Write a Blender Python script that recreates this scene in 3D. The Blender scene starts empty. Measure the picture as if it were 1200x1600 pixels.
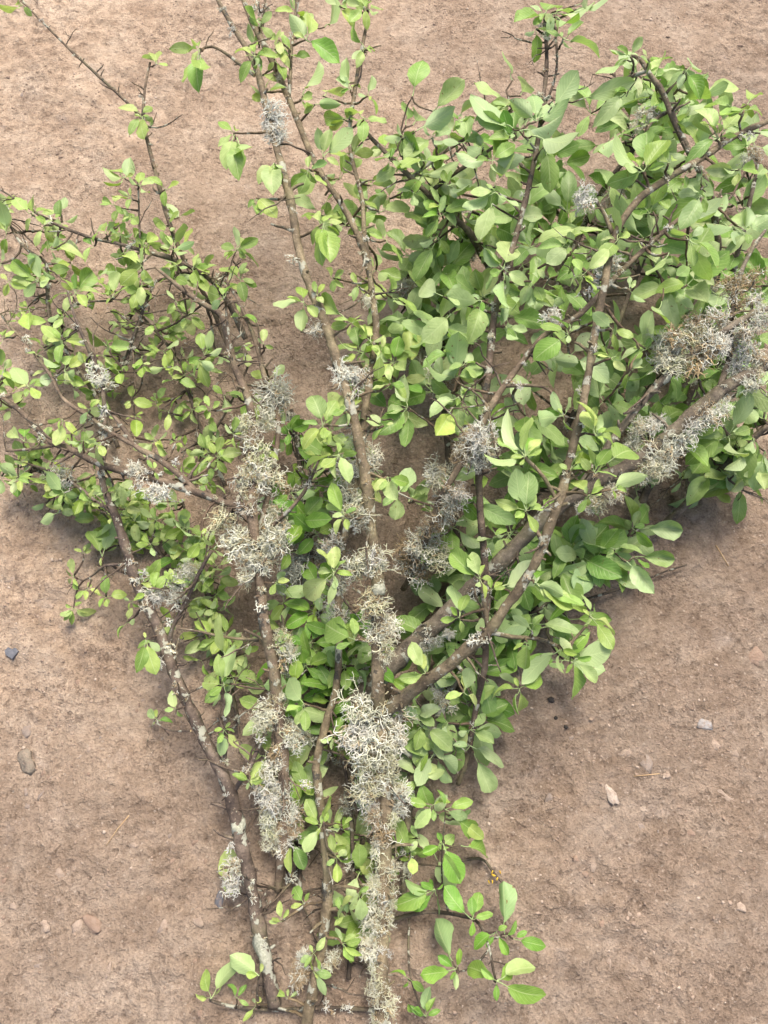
import bpy, math, random
import numpy as np
from mathutils import Vector, Matrix, noise
R = math.radians
rnd = random.Random(7)
sc = bpy.context.scene
col = sc.collection

# ------------------------------------------------------------------ camera
CAM_H, TILT, LENS, SENS = 1.30, R(20), 26.0, 36.0
cd = bpy.data.cameras.new('camera'); cam = bpy.data.objects.new('camera', cd); col.objects.link(cam)
cam.location = (0, 0, CAM_H); cam.rotation_euler = (TILT, 0, 0)
cd.sensor_fit = 'VERTICAL'; cd.sensor_height = SENS; cd.sensor_width = SENS; cd.lens = LENS
cd.clip_start = 0.02; cd.clip_end = 500
sc.camera = cam
# ------------------------------------------------------------------ sky, sun, exposure
SUN_EL, SUN_AZ = R(62), R(72)          # azimuth: direction of the sun, measured from +X towards +Y
w = bpy.data.worlds.new('World'); sc.world = w; w.use_nodes = True
nt = w.node_tree; bg = nt.nodes['Background']
sky = nt.nodes.new('ShaderNodeTexSky'); sky.sky_type = 'NISHITA'; sky.sun_disc = False
sky.sun_elevation = SUN_EL; sky.sun_rotation = R(90) - SUN_AZ
sky.air_density = 1.0; sky.dust_density = 6.0; sky.ozone_density = 0.6
nt.links.new(sky.outputs[0], bg.inputs[0]); bg.inputs[1].default_value = 0.083
sl = bpy.data.lights.new('sun', 'SUN'); sl.energy = 1.5; sl.angle = R(19); sl.color = (1, 0.92, 0.79)
so = bpy.data.objects.new('sun', sl); col.objects.link(so)
sd = Vector((math.cos(SUN_EL)*math.cos(SUN_AZ), math.cos(SUN_EL)*math.sin(SUN_AZ), math.sin(SUN_EL)))
so.rotation_euler = sd.to_track_quat('Z', 'Y').to_euler(); so.location = sd*20
sc.view_settings.view_transform = 'Standard'; sc.view_settings.look = 'None'
sc.view_settings.exposure = 1.56; sc.view_settings.gamma = 1.0; sc.view_settings.use_curve_mapping = False
sc.render.engine = 'CYCLES'

# ------------------------------------------------------------------ helpers
F_PX = 1600*LENS/SENS
CT, ST = math.cos(TILT), math.sin(TILT)
def at(px, py, z):
    x = (px-600)/F_PX; y = -(py-800)/F_PX
    dx, dy, dz = x, y*CT + ST, y*ST - CT
    t = (z-CAM_H)/dz
    return Vector((dx*t, dy*t, z))
def depth(p):                                     # distance along the view axis
    return p[1]*ST + (CAM_H-p[2])*CT
def px_size(p): return depth(p)/F_PX              # metres per photo pixel at p

class MB:
    def __init__(s): s.v = []; s.f = []; s.m = []; s.a = []
    def tube(s, pts, rad, n=8, cap0=None, cap1=None, mat=0, knob=0.0, seed=0, att=0.0):
        b = len(s.v); N = len(pts)
        up = Vector((0.31, 0.2, 0.93))
        t = (pts[1]-pts[0]).normalized(); u = up.cross(t)
        if u.length < 1e-3: u = Vector((1, 0, 0)).cross(t)
        u.normalize()
        for i, p in enumerate(pts):
            if i == 0: t = pts[1]-pts[0]
            elif i == N-1: t = pts[-1]-pts[-2]
            else: t = pts[i+1]-pts[i-1]
            if t.length < 1e-9: t = Vector((0, 0, 1))
            t.normalize(); u = (u - t*u.dot(t))
            if u.length < 1e-6: u = t.orthogonal()
            u.normalize(); v = t.cross(u)
            for k in range(n):
                a = 2*math.pi*k/n; d = u*math.cos(a) + v*math.sin(a); r = rad[i]
                if knob: r *= 1 + knob*noise.noise((p + d*r)*70 + Vector((seed, 0, 0))) + knob*0.8*noise.noise((p+d*r)*190)
                s.v.append(p + d*r); s.a.append(att)
        for i in range(N-1):
            for k in range(n):
                k2 = (k+1) % n
                s.f.append((b+i*n+k, b+i*n+k2, b+(i+1)*n+k2, b+(i+1)*n+k)); s.m.append(mat)
        if cap0 is not None: s.f.append(tuple(b+n-1-k for k in range(n))); s.m.append(cap0)
        if cap1 is not None: s.f.append(tuple(b+(N-1)*n+k for k in range(n))); s.m.append(cap1)
    def mesh(s, name, mats, smooth=True, origin=None, attr=None):
        me = bpy.data.meshes.new(name)
        vs = s.v if origin is None else [p-origin for p in s.v]
        me.from_pydata([tuple(p) for p in vs], [], s.f)
        for m in mats: me.materials.append(m)
        me.polygons.foreach_set('material_index', s.m)
        me.polygons.foreach_set('use_smooth', [smooth and len(f) <= 4 for f in s.f])
        if attr:
            at_ = me.attributes.new(attr, 'FLOAT', 'POINT'); at_.data.foreach_set('value', s.a)
        me.update(); return me
def add(name, data, parent=None, loc=None, mw=None):
    o = bpy.data.objects.new(name, data); col.objects.link(o)
    if parent: o.parent = parent
    if loc is not None: o.location = loc
    if mw is not None: o.matrix_basis = mw
    return o
def tag(o, label, cat, group=None, kind=None):
    if label: o['label'] = label
    if cat: o['category'] = cat
    if group: o['group'] = group
    if kind: o['kind'] = kind
    return o

# ------------------------------------------------------------------ materials
def newmat(name):
    m = bpy.data.materials.new(name); m.use_nodes = True
    n = m.node_tree.nodes; l = m.node_tree.links
    return m, n, l, n['Principled BSDF']
def node(n, t, **kw):
    x = n.new(t)
    for k, v in kw.items():
        if k.startswith('i_'): x.inputs[k[2:].replace('_', ' ')].default_value = v
        else: setattr(x, k, v)
    return x
def noise_n(n, l, vec, scale, detail=4, rough=0.55):
    x = n.new('ShaderNodeTexNoise'); x.inputs['Scale'].default_value = scale
    x.inputs['Detail'].default_value = detail; x.inputs['Roughness'].default_value = rough
    if vec is not None: l.new(vec, x.inputs['Vector'])
    return x.outputs['Fac']
def ramp(n, l, fac, stops):
    x = n.new('ShaderNodeValToRGB'); e = x.color_ramp.elements
    while len(e) < len(stops): e.new(0.5)
    for i, (p, c) in enumerate(stops): e[i].position = p; e[i].color = c if len(c) == 4 else (*c, 1)
    l.new(fac, x.inputs[0]); return x.outputs[0]
def mix(n, l, fac, a, b, mode='MIX'):
    x = n.new('ShaderNodeMix'); x.data_type = 'RGBA'; x.blend_type = mode
    for sock, v in ((x.inputs[0], fac), (x.inputs[6], a), (x.inputs[7], b)):
        if hasattr(v, 'links'): l.new(v, sock)
        elif isinstance(v, (int, float)): sock.default_value = v
        else: sock.default_value = (*v, 1) if len(v) == 3 else v
    return x.outputs[2]
def math_n(n, l, op, a, b=None, clamp=False):
    x = n.new('ShaderNodeMath'); x.operation = op; x.use_clamp = clamp
    for i, v in enumerate((a, b)):
        if v is None: continue
        if hasattr(v, 'links'): l.new(v, x.inputs[i])
        else: x.inputs[i].default_value = v
    return x.outputs[0]
def bump(n, l, h, bsdf, strength, dist, prev=None):
    x = n.new('ShaderNodeBump'); x.inputs['Strength'].default_value = strength; x.inputs['Distance'].default_value = dist
    l.new(h, x.inputs['Height'])
    if prev is not None: l.new(prev, x.inputs['Normal'])
    if bsdf is not None: l.new(x.outputs[0], bsdf.inputs['Normal'])
    return x.outputs[0]

def mat_soil():
    m, n, l, b = newmat('soil')
    g = n.new('ShaderNodeNewGeometry').outputs['Position']
    big = noise_n(n, l, g, 1.3, 5, 0.62); mid = noise_n(n, l, g, 8, 6, 0.65); md2 = noise_n(n, l, g, 30, 5, 0.65)
    fine = noise_n(n, l, g, 75, 6, 0.75); grit = noise_n(n, l, g, 260, 3, 0.6)
    c = ramp(n, l, mid, [(0.28, (0.246, 0.182, 0.135)), (0.50, (0.313, 0.243, 0.186)), (0.72, (0.374, 0.305, 0.244))])
    # soil tone set by position: paler towards far left, darker towards near right, wandering edge
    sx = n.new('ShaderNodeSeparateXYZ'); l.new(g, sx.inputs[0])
    dry = math_n(n, l, 'ADD', math_n(n, l, 'MULTIPLY', sx.outputs[0], -0.20), math_n(n, l, 'MULTIPLY', sx.outputs[1], 0.14))  # dry: plain tone weight from position, higher where the soil is paler
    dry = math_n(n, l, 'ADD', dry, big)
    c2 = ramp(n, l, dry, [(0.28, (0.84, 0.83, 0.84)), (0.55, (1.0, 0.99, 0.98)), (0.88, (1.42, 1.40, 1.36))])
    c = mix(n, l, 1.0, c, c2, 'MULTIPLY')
    m2 = ramp(n, l, md2, [(0.30, (0.74, 0.71, 0.69)), (0.5, (1, 1, 1)), (0.68, (1.17, 1.17, 1.18))])
    c = mix(n, l, 0.85, c, m2, 'MULTIPLY')
    f2 = ramp(n, l, fine, [(0.28, (0.62, 0.58, 0.56)), (0.5, (1, 1, 1)), (0.72, (1.22, 1.21, 1.19))])
    c = mix(n, l, 0.9, c, f2, 'MULTIPLY')
    g2 = ramp(n, l, grit, [(0.30, (0.66, 0.63, 0.61)), (0.5, (1, 1, 1)), (0.70, (1.24, 1.23, 1.22))])
    patch = ramp(n, l, noise_n(n, l, g, 6.5, 4, 0.6), [(0.40, (0.25, 0.25, 0.25)), (0.60, (1, 1, 1))])
    c = mix(n, l, math_n(n, l, 'MULTIPLY', patch, 0.95), c, g2, 'MULTIPLY')
    pit = ramp(n, l, noise_n(n, l, g, 62, 5, 0.62), [(0.36, (1, 1, 1)), (0.43, (0, 0, 0))])
    pitf = math_n(n, l, 'MULTIPLY', pit, patch)
    c = mix(n, l, math_n(n, l, 'MULTIPLY', pitf, 0.42), c, (0.125, 0.085, 0.065))
    spk = ramp(n, l, noise_n(n, l, g, 150, 3, 0.5), [(0.66, (0, 0, 0)), (0.70, (1, 1, 1))])
    c = mix(n, l, math_n(n, l, 'MULTIPLY', spk, 0.5), c, (0.45, 0.375, 0.315))
    cl = n.new('ShaderNodeTexVoronoi'); cl.inputs['Scale'].default_value = 95; cl.inputs['Randomness'].default_value = 1.0
    wv_ = n.new('ShaderNodeVectorMath'); wv_.operation = 'ADD'; l.new(g, wv_.inputs[0])
    nv = n.new('ShaderNodeTexNoise'); nv.inputs['Scale'].default_value = 120; l.new(g, nv.inputs['Vector'])
    sc_ = n.new('ShaderNodeVectorMath'); sc_.operation = 'SCALE'; sc_.inputs['Scale'].default_value = 0.012; l.new(nv.outputs['Color'], sc_.inputs[0]); l.new(sc_.outputs[0], wv_.inputs[1])
    l.new(wv_.outputs[0], cl.inputs['Vector'])
    # scattered pale and dark mineral grains
    vo = node(n, 'ShaderNodeTexVoronoi'); vo.inputs['Scale'].default_value = 130; l.new(g, vo.inputs['Vector'])
    sep = n.new('ShaderNodeSeparateColor'); l.new(vo.outputs['Color'], sep.inputs[0])
    near = math_n(n, l, 'LESS_THAN', vo.outputs['Distance'], 0.27)
    pale = math_n(n, l, 'MULTIPLY', near, math_n(n, l, 'GREATER_THAN', sep.outputs[0], 0.90))
    dark = math_n(n, l, 'MULTIPLY', near, math_n(n, l, 'LESS_THAN', sep.outputs[0], 0.025))
    c = mix(n, l, math_n(n, l, 'MULTIPLY', pale, 0.6), c, (0.46, 0.38, 0.31))
    c = mix(n, l, math_n(n, l, 'MULTIPLY', dark, 0.65), c, (0.13, 0.085, 0.065))
    # chalky grey smears trodden into the soil
    sm = noise_n(n, l, g, 14, 6, 0.7); smf = ramp(n, l, sm, [(0.60, (0, 0, 0)), (0.72, (1, 1, 1))])
    c = mix(n, l, math_n(n, l, 'MULTIPLY', smf, 0.42), c, (0.40, 0.335, 0.29))
    l.new(c, b.inputs['Base Color']); b.inputs['Roughness'].default_value = 0.95
    b.inputs['Specular IOR Level'].default_value = 0.15
    p = bump(n, l, fine, None, 0.9, 0.011); p = bump(n, l, grit, None, 0.9, 0.004, p); p = bump(n, l, math_n(n, l, 'SUBTRACT', 1.0, cl.outputs['Distance']), None, 0.45, 0.005, p)
    p = bump(n, l, math_n(n, l, 'SUBTRACT', 1.0, pitf), None, 0.7, 0.006, p); bump(n, l, near, b, 0.35, 0.002, p)
    return m
def mat_stone():
    m, n, l, b = newmat('stone')
    tc = n.new('ShaderNodeTexCoord').outputs['Object']; oi = n.new('ShaderNodeObjectInfo')
    f = noise_n(n, l, tc, 1.7, 5, 0.65)
    v = ramp(n, l, f, [(0.25, (0.72, 0.68, 0.65)), (0.7, (1.12, 1.1, 1.08))])
    c = mix(n, l, 1.0, oi.outputs['Color'], v, 'MULTIPLY')
    g = n.new('ShaderNodeNewGeometry').outputs['Position']
    d = ramp(n, l, noise_n(n, l, g, 160, 4, 0.6), [(0.48, (0, 0, 0)), (0.62, (1, 1, 1))])
    c = mix(n, l, math_n(n, l, 'MULTIPLY', d, 0.6), c, (0.285, 0.212, 0.163))
    l.new(c, b.inputs['Base Color']); b.inputs['Roughness'].default_value = 0.85
    bump(n, l, noise_n(n, l, tc, 4, 5, 0.6), b, 0.4, 0.1)
    return m
def mat_grain():
    m, n, l, b = newmat('soil_grains')
    g = n.new('ShaderNodeNewGeometry')
    c = ramp(n, l, g.outputs['Random Per Island'], [(0.0, (0.21, 0.155, 0.12)), (0.25, (0.26, 0.195, 0.152)), (0.75, (0.31, 0.235, 0.182)), (1.0, (0.42, 0.345, 0.285))])
    l.new(c, b.inputs['Base Color']); b.inputs['Roughness'].default_value = 0.95; b.inputs['Specular IOR Level'].default_value = 0.15
    return m
def mat_bark():
    m, n, l, b = newmat('apple_bark')
    g = n.new('ShaderNodeNewGeometry').outputs['Position']; oi = n.new('ShaderNodeObjectInfo')
    mid = noise_n(n, l, g, 28, 6, 0.65); fine = noise_n(n, l, g, 240, 5, 0.7)
    c = ramp(n, l, mid, [(0.32, (0.050, 0.041, 0.034)), (0.5, (0.125, 0.104, 0.080)), (0.68, (0.25, 0.217, 0.168))])
    c = mix(n, l, 1.0, c, oi.outputs['Color'], 'MULTIPLY')
    f2 = ramp(n, l, fine, [(0.3, (0.62, 0.62, 0.62)), (0.62, (1.15, 1.15, 1.15))])
    c = mix(n, l, 0.8, c, f2, 'MULTIPLY')
    # olive algae bloom, crusts of pale lichen and black scab
    al = ramp(n, l, noise_n(n, l, g, 17, 4, 0.6), [(0.52, (0, 0, 0)), (0.66, (1, 1, 1))])
    c = mix(n, l, math_n(n, l, 'MULTIPLY', al, 0.4), c, (0.20, 0.19, 0.10))
    wv = math_n(n, l, 'ADD', noise_n(n, l, g, 44, 3, 0.5), math_n(n, l, 'MULTIPLY', noise_n(n, l, g, 150, 4, 0.7), 0.30))
    pale = ramp(n, l, wv, [(0.745, (0, 0, 0)), (0.775, (1, 1, 1))])
    c = mix(n, l, math_n(n, l, 'MULTIPLY', pale, 0.8), c, (0.37, 0.38, 0.31))
    bl = math_n(n, l, 'ADD', noise_n(n, l, g, 34, 3, 0.5), math_n(n, l, 'MULTIPLY', noise_n(n, l, g, 210, 4, 0.7), 0.30))
    bk = ramp(n, l, bl, [(0.815, (0, 0, 0)), (0.84, (1, 1, 1))])
    c = mix(n, l, math_n(n, l, 'MULTIPLY', bk, 0.8), c, (0.03, 0.03, 0.03))
    vo = n.new('ShaderNodeTexVoronoi'); vo.inputs['Scale'].default_value = 150; l.new(g, vo.inputs['Vector'])
    len_ = math_n(n, l, 'LESS_THAN', vo.outputs['Distance'], 0.2)
    c = mix(n, l, math_n(n, l, 'MULTIPLY', len_, 0.3), c, (0.36, 0.28, 0.21))
    l.new(c, b.inputs['Base Color']); b.inputs['Roughness'].default_value = 0.75
    b.inputs['Specular IOR Level'].default_value = 0.3
    p = bump(n, l, mid, None, 0.8, 0.006); p = bump(n, l, pale, None, 0.6, 0.0015, p); bump(n, l, fine, b, 0.9, 0.002, p)
    return m
def mat_cut():
    m, n, l, b = newmat('fresh_cut_wood')
    g = n.new('ShaderNodeNewGeometry').outputs['Position']
    c = ramp(n, l, noise_n(n, l, g, 120, 4, 0.6), [(0.3, (0.45, 0.31, 0.15)), (0.7, (0.66, 0.53, 0.32))])
    l.new(c, b.inputs['Base Color']); b.inputs['Roughness'].default_value = 0.8
    return m
def mat_leaf():
    m, n, l, b = newmat('apple_leaf')
    uv = n.new('ShaderNodeUVMap').outputs[0]; oi = n.new('ShaderNodeObjectInfo')
    geo = n.new('ShaderNodeNewGeometry')
    sp = n.new('ShaderNodeSeparateXYZ'); l.new(uv, sp.inputs[0])
    u = math_n(n, l, 'ABSOLUTE', math_n(n, l, 'SUBTRACT', sp.outputs[0], 0.5))   # 0 midrib .. 0.5 edge
    v = sp.outputs[1]
    ph = math_n(n, l, 'SUBTRACT', math_n(n, l, 'MULTIPLY', v, 52.0), math_n(n, l, 'MULTIPLY', u, 40.0))
    sv = math_n(n, l, 'POWER', math_n(n, l, 'ADD', math_n(n, l, 'MULTIPLY', math_n(n, l, 'SINE', ph), 0.5), 0.5), 10.0)
    mid = math_n(n, l, 'LESS_THAN', u, 0.028)
    tc = n.new('ShaderNodeTexCoord').outputs['Object']
    va = n.new('ShaderNodeVectorMath'); va.operation = 'ADD'; l.new(tc, va.inputs[0])
    cr = n.new('ShaderNodeCombineXYZ'); l.new(math_n(n, l, 'MULTIPLY', oi.outputs['Random'], 40.0), cr.inputs[2]); l.new(cr.outputs[0], va.inputs[1])
    mot = noise_n(n, l, va.outputs[0], 5, 4, 0.6)
    top = mix(n, l, 1.0, oi.outputs['Color'], ramp(n, l, mot, [(0.3, (0.80, 0.84, 0.76)), (0.7, (1.15, 1.1, 1.2))]), 'MULTIPLY')
    und = mix(n, l, 0.45, oi.outputs['Color'], (0.41, 0.51, 0.32))
    c = mix(n, l, geo.outputs['Backfacing'], top, und)
    lighter = mix(n, l, 0.55, c, (0.50, 0.60, 0.30))
    c = mix(n, l, math_n(n, l, 'MULTIPLY', sv, 0.24), c, lighter)
    c = mix(n, l, math_n(n, l, 'MULTIPLY', mid, 0.75), c, lighter)
    # a few leaves carry brown spots
    sp_ = ramp(n, l, noise_n(n, l, va.outputs[0], 13, 2, 0.5), [(0.69, (0, 0, 0)), (0.715, (1, 1, 1))])
    spk = math_n(n, l, 'MULTIPLY', sp_, math_n(n, l, 'GREATER_THAN', oi.outputs['Random'], 0.6))
    c = mix(n, l, math_n(n, l, 'MULTIPLY', spk, 0.8), c, (0.20, 0.12, 0.04))
    l.new(c, b.inputs['Base Color'])
    b.inputs['Roughness'].default_value = 0.42; b.inputs['Specular IOR Level'].default_value = 0.36
    h = math_n(n, l, 'SUBTRACT', math_n(n, l, 'MULTIPLY', mot, 0.7), math_n(n, l, 'ADD', math_n(n, l, 'MULTIPLY', sv, 0.35), mid))
    bump(n, l, h, b, 0.5, 0.0018)
    tr = n.new('ShaderNodeBsdfTranslucent')
    tcx = mix(n, l, 1.0, c, (1.05, 1.25, 0.45), 'MULTIPLY'); l.new(tcx, tr.inputs[0])
    ms = n.new('ShaderNodeMixShader'); ms.inputs[0].default_value = 0.28
    l.new(b.outputs[0], ms.inputs[1]); l.new(tr.outputs[0], ms.inputs[2])
    l.new(ms.outputs[0], n['Material Output'].inputs[0])
    return m
def mat_lichen():
    m, n, l, b = newmat('fruticose_lichen')
    oi = n.new('ShaderNodeObjectInfo'); a = n.new('ShaderNodeAttribute'); a.attribute_name = 'tone'
    c = mix(n, l, ramp(n, l, a.outputs['Fac'], [(0.55, (0, 0, 0)), (0.95, (1, 1, 1))]), oi.outputs['Color'], (0.36, 0.27, 0.15))
    c = mix(n, l, ramp(n, l, a.outputs['Fac'], [(0.0, (1, 1, 1)), (0.22, (0, 0, 0))]), c, (0.68, 0.69, 0.60))
    l.new(c, b.inputs['Base Color']); b.inputs['Roughness'].default_value = 0.9
    b.inputs['Specular IOR Level'].default_value = 0.15
    return m
def mat_plain(name, c0, c1, scale=90, rough=0.85):
    m, n, l, b = newmat(name)
    g = n.new('ShaderNodeNewGeometry').outputs['Position']; f = noise_n(n, l, g, scale, 4, 0.6)
    l.new(ramp(n, l, f, [(0.3, c0), (0.7, c1)]), b.inputs['Base Color']); b.inputs['Roughness'].default_value = rough
    bump(n, l, f, b, 0.4, 0.002)
    return m
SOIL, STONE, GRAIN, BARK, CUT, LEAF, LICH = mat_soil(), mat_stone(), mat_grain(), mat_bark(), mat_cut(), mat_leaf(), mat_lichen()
STRAW = mat_plain('dry_straw', (0.34, 0.22, 0.12), (0.50, 0.37, 0.22))
CHAR = mat_plain('charred_crumb', (0.012, 0.01, 0.009), (0.03, 0.025, 0.022))
YELL = mat_plain('yellow_moss', (0.45, 0.27, 0.02), (0.62, 0.42, 0.04))

# ------------------------------------------------------------------ ground
def vnoise(X, Y, scale, seed):
    r = np.random.RandomState(seed); T = r.rand(256, 256)
    x = X/scale; y = Y/scale; xi = np.floor(x).astype(int); yi = np.floor(y).astype(int)
    fx = x-xi; fy = y-yi; fx = fx*fx*(3-2*fx); fy = fy*fy*(3-2*fy)
    g = lambda i, j: T[i % 256, j % 256]
    return (g(xi, yi)*(1-fx)+g(xi+1, yi)*fx)*(1-fy) + (g(xi, yi+1)*(1-fx)+g(xi+1, yi+1)*fx)*fy - 0.5
def height(X, Y):
    X = np.asarray(X, float); Y = np.asarray(Y, float)
    h = 0.020*vnoise(X, Y, 0.45, 1) + 0.010*vnoise(X, Y, 0.16, 2) + 0.006*vnoise(X+0.3*Y, Y-0.3*X, 0.06, 3)
    rough = np.clip(0.6+1.6*vnoise(X, Y, 0.3, 9), 0.25, 1.6)
    h = h + rough*(0.0085*vnoise(X*0.8+0.6*Y, Y*0.8-0.6*X, 0.026, 4) + 0.0062*vnoise(X, Y, 0.013, 5))
    # drag lines scraped slantwise into the soil
    q = vnoise((X*0.80-Y*0.6), (X*0.6+Y*0.80)*0.12, 0.02, 6); h = h + 0.004*q*np.clip(2.2*vnoise(X, Y, 0.6, 7)+0.2, 0, 1)
    d = np.maximum(np.abs(X)-2.4, 0) + np.maximum(np.abs(Y-0.9)-2.6, 0)
    return h*np.exp(-d*0.6) - 0.008
def axis(a, b, step, far):
    core = np.arange(a, b+step/2, step); e = [step]; x = 0
    while x < far: x += e[-1]; e.append(e[-1]*1.45)
    off = np.cumsum(e)
    return np.concatenate([(a-off)[::-1], core, b+off])
xs = axis(-1.35, 1.35, 0.0048, 90); ys = axis(-0.52, 2.15, 0.0048, 90)
GX, GY = np.meshgrid(xs, ys); GZ = height(GX, GY)
nx, ny = len(xs), len(ys)
me = bpy.data.meshes.new('ground')
me.vertices.add(nx*ny); me.vertices.foreach_set('co', np.stack([GX, GY, GZ], -1).astype(np.float32).ravel())
ii = (np.arange(ny-1)[:, None]*nx + np.arange(nx-1)[None, :]).ravel()
quads = np.stack([ii, ii+1, ii+nx+1, ii+nx], -1).astype(np.int32)
me.loops.add(quads.size); me.loops.foreach_set('vertex_index', quads.ravel())
me.polygons.add(len(quads)); me.polygons.foreach_set('loop_start', np.arange(0, quads.size, 4, dtype=np.int32))
me.polygons.foreach_set('use_smooth', np.ones(len(quads), bool))
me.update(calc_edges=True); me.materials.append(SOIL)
ground = add('ground', me); ground['kind'] = 'structure'
def gz(x, y): return float(height(x, y))
def on_ground(px, py):
    p = at(px, py, 0.0)
    for _ in range(3): p = at(px, py, gz(p.x, p.y))
    return p

# stones pressed into the soil
def rock_mesh(name, seed, sub=2, rough=0.25, flat=0.6):
    import bmesh
    bm = bmesh.new(); bmesh.ops.create_icosphere(bm, subdivisions=sub, radius=1)
    for v in bm.verts:
        c = v.co.copy(); k = 1 + rough*noise.noise(c*0.9+Vector((seed*7.3, 0, 0))) + rough*0.5*noise.noise(c*2.1+Vector((0, seed*3.1, 0)))
        v.co = c*k; v.co.z *= flat
    me = bpy.data.meshes.new(name); bm.to_mesh(me); bm.free(); me.materials.append(STONE)
    me.polygons.foreach_set('use_smooth', [True]*len(me.polygons)); return me
ROCKS = [rock_mesh('stone', i, 2, 0.95, 0.42) for i in range(8)]
BROWN, GREY, PALE, BLUE = (0.26, 0.185, 0.14), (0.27, 0.225, 0.195), (0.35, 0.28, 0.225), (0.09, 0.095, 0.115)
def stone(px, py, wpx, hpx, ang, c, top=None, sink=0.72):
    p = on_ground(px, py); s = px_size(p)
    o = bpy.data.objects.new('stone', ROCKS[rnd.randrange(8)]); col.objects.link(o)
    a, b = wpx*s/2, hpx*s/2*1.05; h = min(a, b)*0.9
    o.location = (p.x, p.y, p.z + h*0.55*(0.5-sink)*1.2); o.scale = (a, b, h)
    o.rotation_euler = (rnd.uniform(-.15, .15), rnd.uniform(-.15, .15), R(ang))
    k = rnd.uniform(0.88, 1.12); o.color = (c[0]*k, c[1]*k, c[2]*k, 1)
    if top: o.name = top[0]; tag(o, top[1], top[2])
    else: o.parent = ground
    return o
for s_ in [(860, 1249, 16, 14, 0, GREY), (1000, 1292, 17, 15, 0, GREY), (927, 1350, 12, 22, -20, PALE), (1156, 1415, 14, 17, 0, PALE),
           (941, 1446, 10, 14, 0, BROWN), (951, 1500, 8, 26, -8, PALE), (1110, 1527, 9, 16, -15, PALE), (1094, 1578, 14, 10, -30, GREY), (1137, 1247, 30, 12, -30, PALE),
           (900, 1342, 10, 8, 0, BROWN), (1182, 1027, 26, 30, -20, BROWN), (1010, 1190, 18, 24, -15, GREY), (1117, 1165, 14, 14, 0, PALE),
           (982, 1175, 22, 12, 40, PALE), (1150, 1176, 10, 10, 0, PALE), (20, 904, 22, 9, 15, PALE), (44, 1140, 14, 17, -20, GREY), (140, 1170, 14, 12, 0, PALE), (147, 1442, 30, 16, -30, BROWN),
           (120, 1452, 18, 26, 0, PALE), (312, 1438, 14, 14, 0, PALE), (257, 1447, 16, 20, 0, PALE), (70, 1446, 20, 18, 0, PALE), (20, 1415, 11, 12, 0, PALE), (92, 1367, 16, 16, 0, PALE),
           (67, 1238, 10, 24, -30, GREY), (246, 585, 14, 11, 0, BROWN), (40, 1237, 9, 11, 0, GREY), (1060, 130, 12, 9, 0, BROWN), (735, 275, 8, 6, 0, PALE), (612, 1385, 9, 8, 0, PALE), (1155, 70, 9, 7, 0, BROWN),
           (170, 1380, 10, 9, 0, PALE), (210, 1320, 12, 9, 20, PALE), (60, 1510, 12, 8, 30, GREY), (170, 1512, 8, 16, 0, PALE), (985, 1430, 8, 7, 0, PALE), (1080, 1300, 12, 9, 0, BROWN), (1040, 1210, 14, 10, 0, PALE), (68, 1210, 10, 12, 0, BROWN)]:
    stone(*s_)
for i in range(120):                              # small pebbles, mostly in the open soil on either side of the pile
    if i % 2: px, py = rnd.uniform(0, 340), rnd.uniform(760, 1600)
    elif i % 4: px, py = rnd.uniform(620, 1200), rnd.uniform(950, 1600)
    else: px, py = rnd.uniform(0, 1200), rnd.uniform(0, 700)
    a = rnd.choice((5, 5, 6, 6, 7, 8, 10)); stone(px, py, a, a*rnd.uniform(0.6, 1.1), rnd.uniform(0, 180), rnd.choice((BROWN, BROWN, GREY, PALE)))
stone(955, 1243, 14, 30, 22, (0.42, 0.36, 0.31), ('pebble', 'long oval pale grey pebble lying loose on bare soil', 'pebble'), 0.2)
stone(1099, 1131, 22, 16, 10, (0.30, 0.29, 0.29), ('pebble', 'smooth blue-grey oval pebble among reddish crumbs of soil', 'pebble'), 0.25)
stone(343, 1404, 13, 25, -5, (0.13, 0.135, 0.155), ('pebble', 'dark slate-blue pebble next to the foot of a lichened branch', 'pebble'), 0.2)
stone(44, 1190, 24, 34, 10, (0.22, 0.19, 0.15), ('rock', 'rough dark olive-grey rock standing up from the soil', 'rock'), 0.15)
# flat dark shard
def shard():
    p = on_ground(19, 1021); s = px_size(p)
    out = [(-11, 4), (-6, 9), (0, 6), (5, 8), (11, 3), (8, -2), (3, -9), (-2, -6), (-8, -3)]
    vs = [(x*s, y*s, 0.004+0.001*(i % 2)) for i, (x, y) in enumerate(out)] + [(x*s*1.1, y*s*1.1, -0.004) for x, y in out]
    k = len(out); fs = [tuple(range(k))[::-1]] + [((i+1) % k, i, i+k, (i+1) % k+k) for i in range(k)]
    me = bpy.data.meshes.new('slate_chip'); me.from_pydata(vs, [], fs); me.materials.append(mat_plain('slate', (0.07, 0.075, 0.09), (0.12, 0.125, 0.145), 200, 0.7)); me.update()
    o = add('slate_chip', me, None, p); tag(o, 'flat blue-black jagged slate chip lying on tan soil', 'slate chip')
shard()
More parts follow.
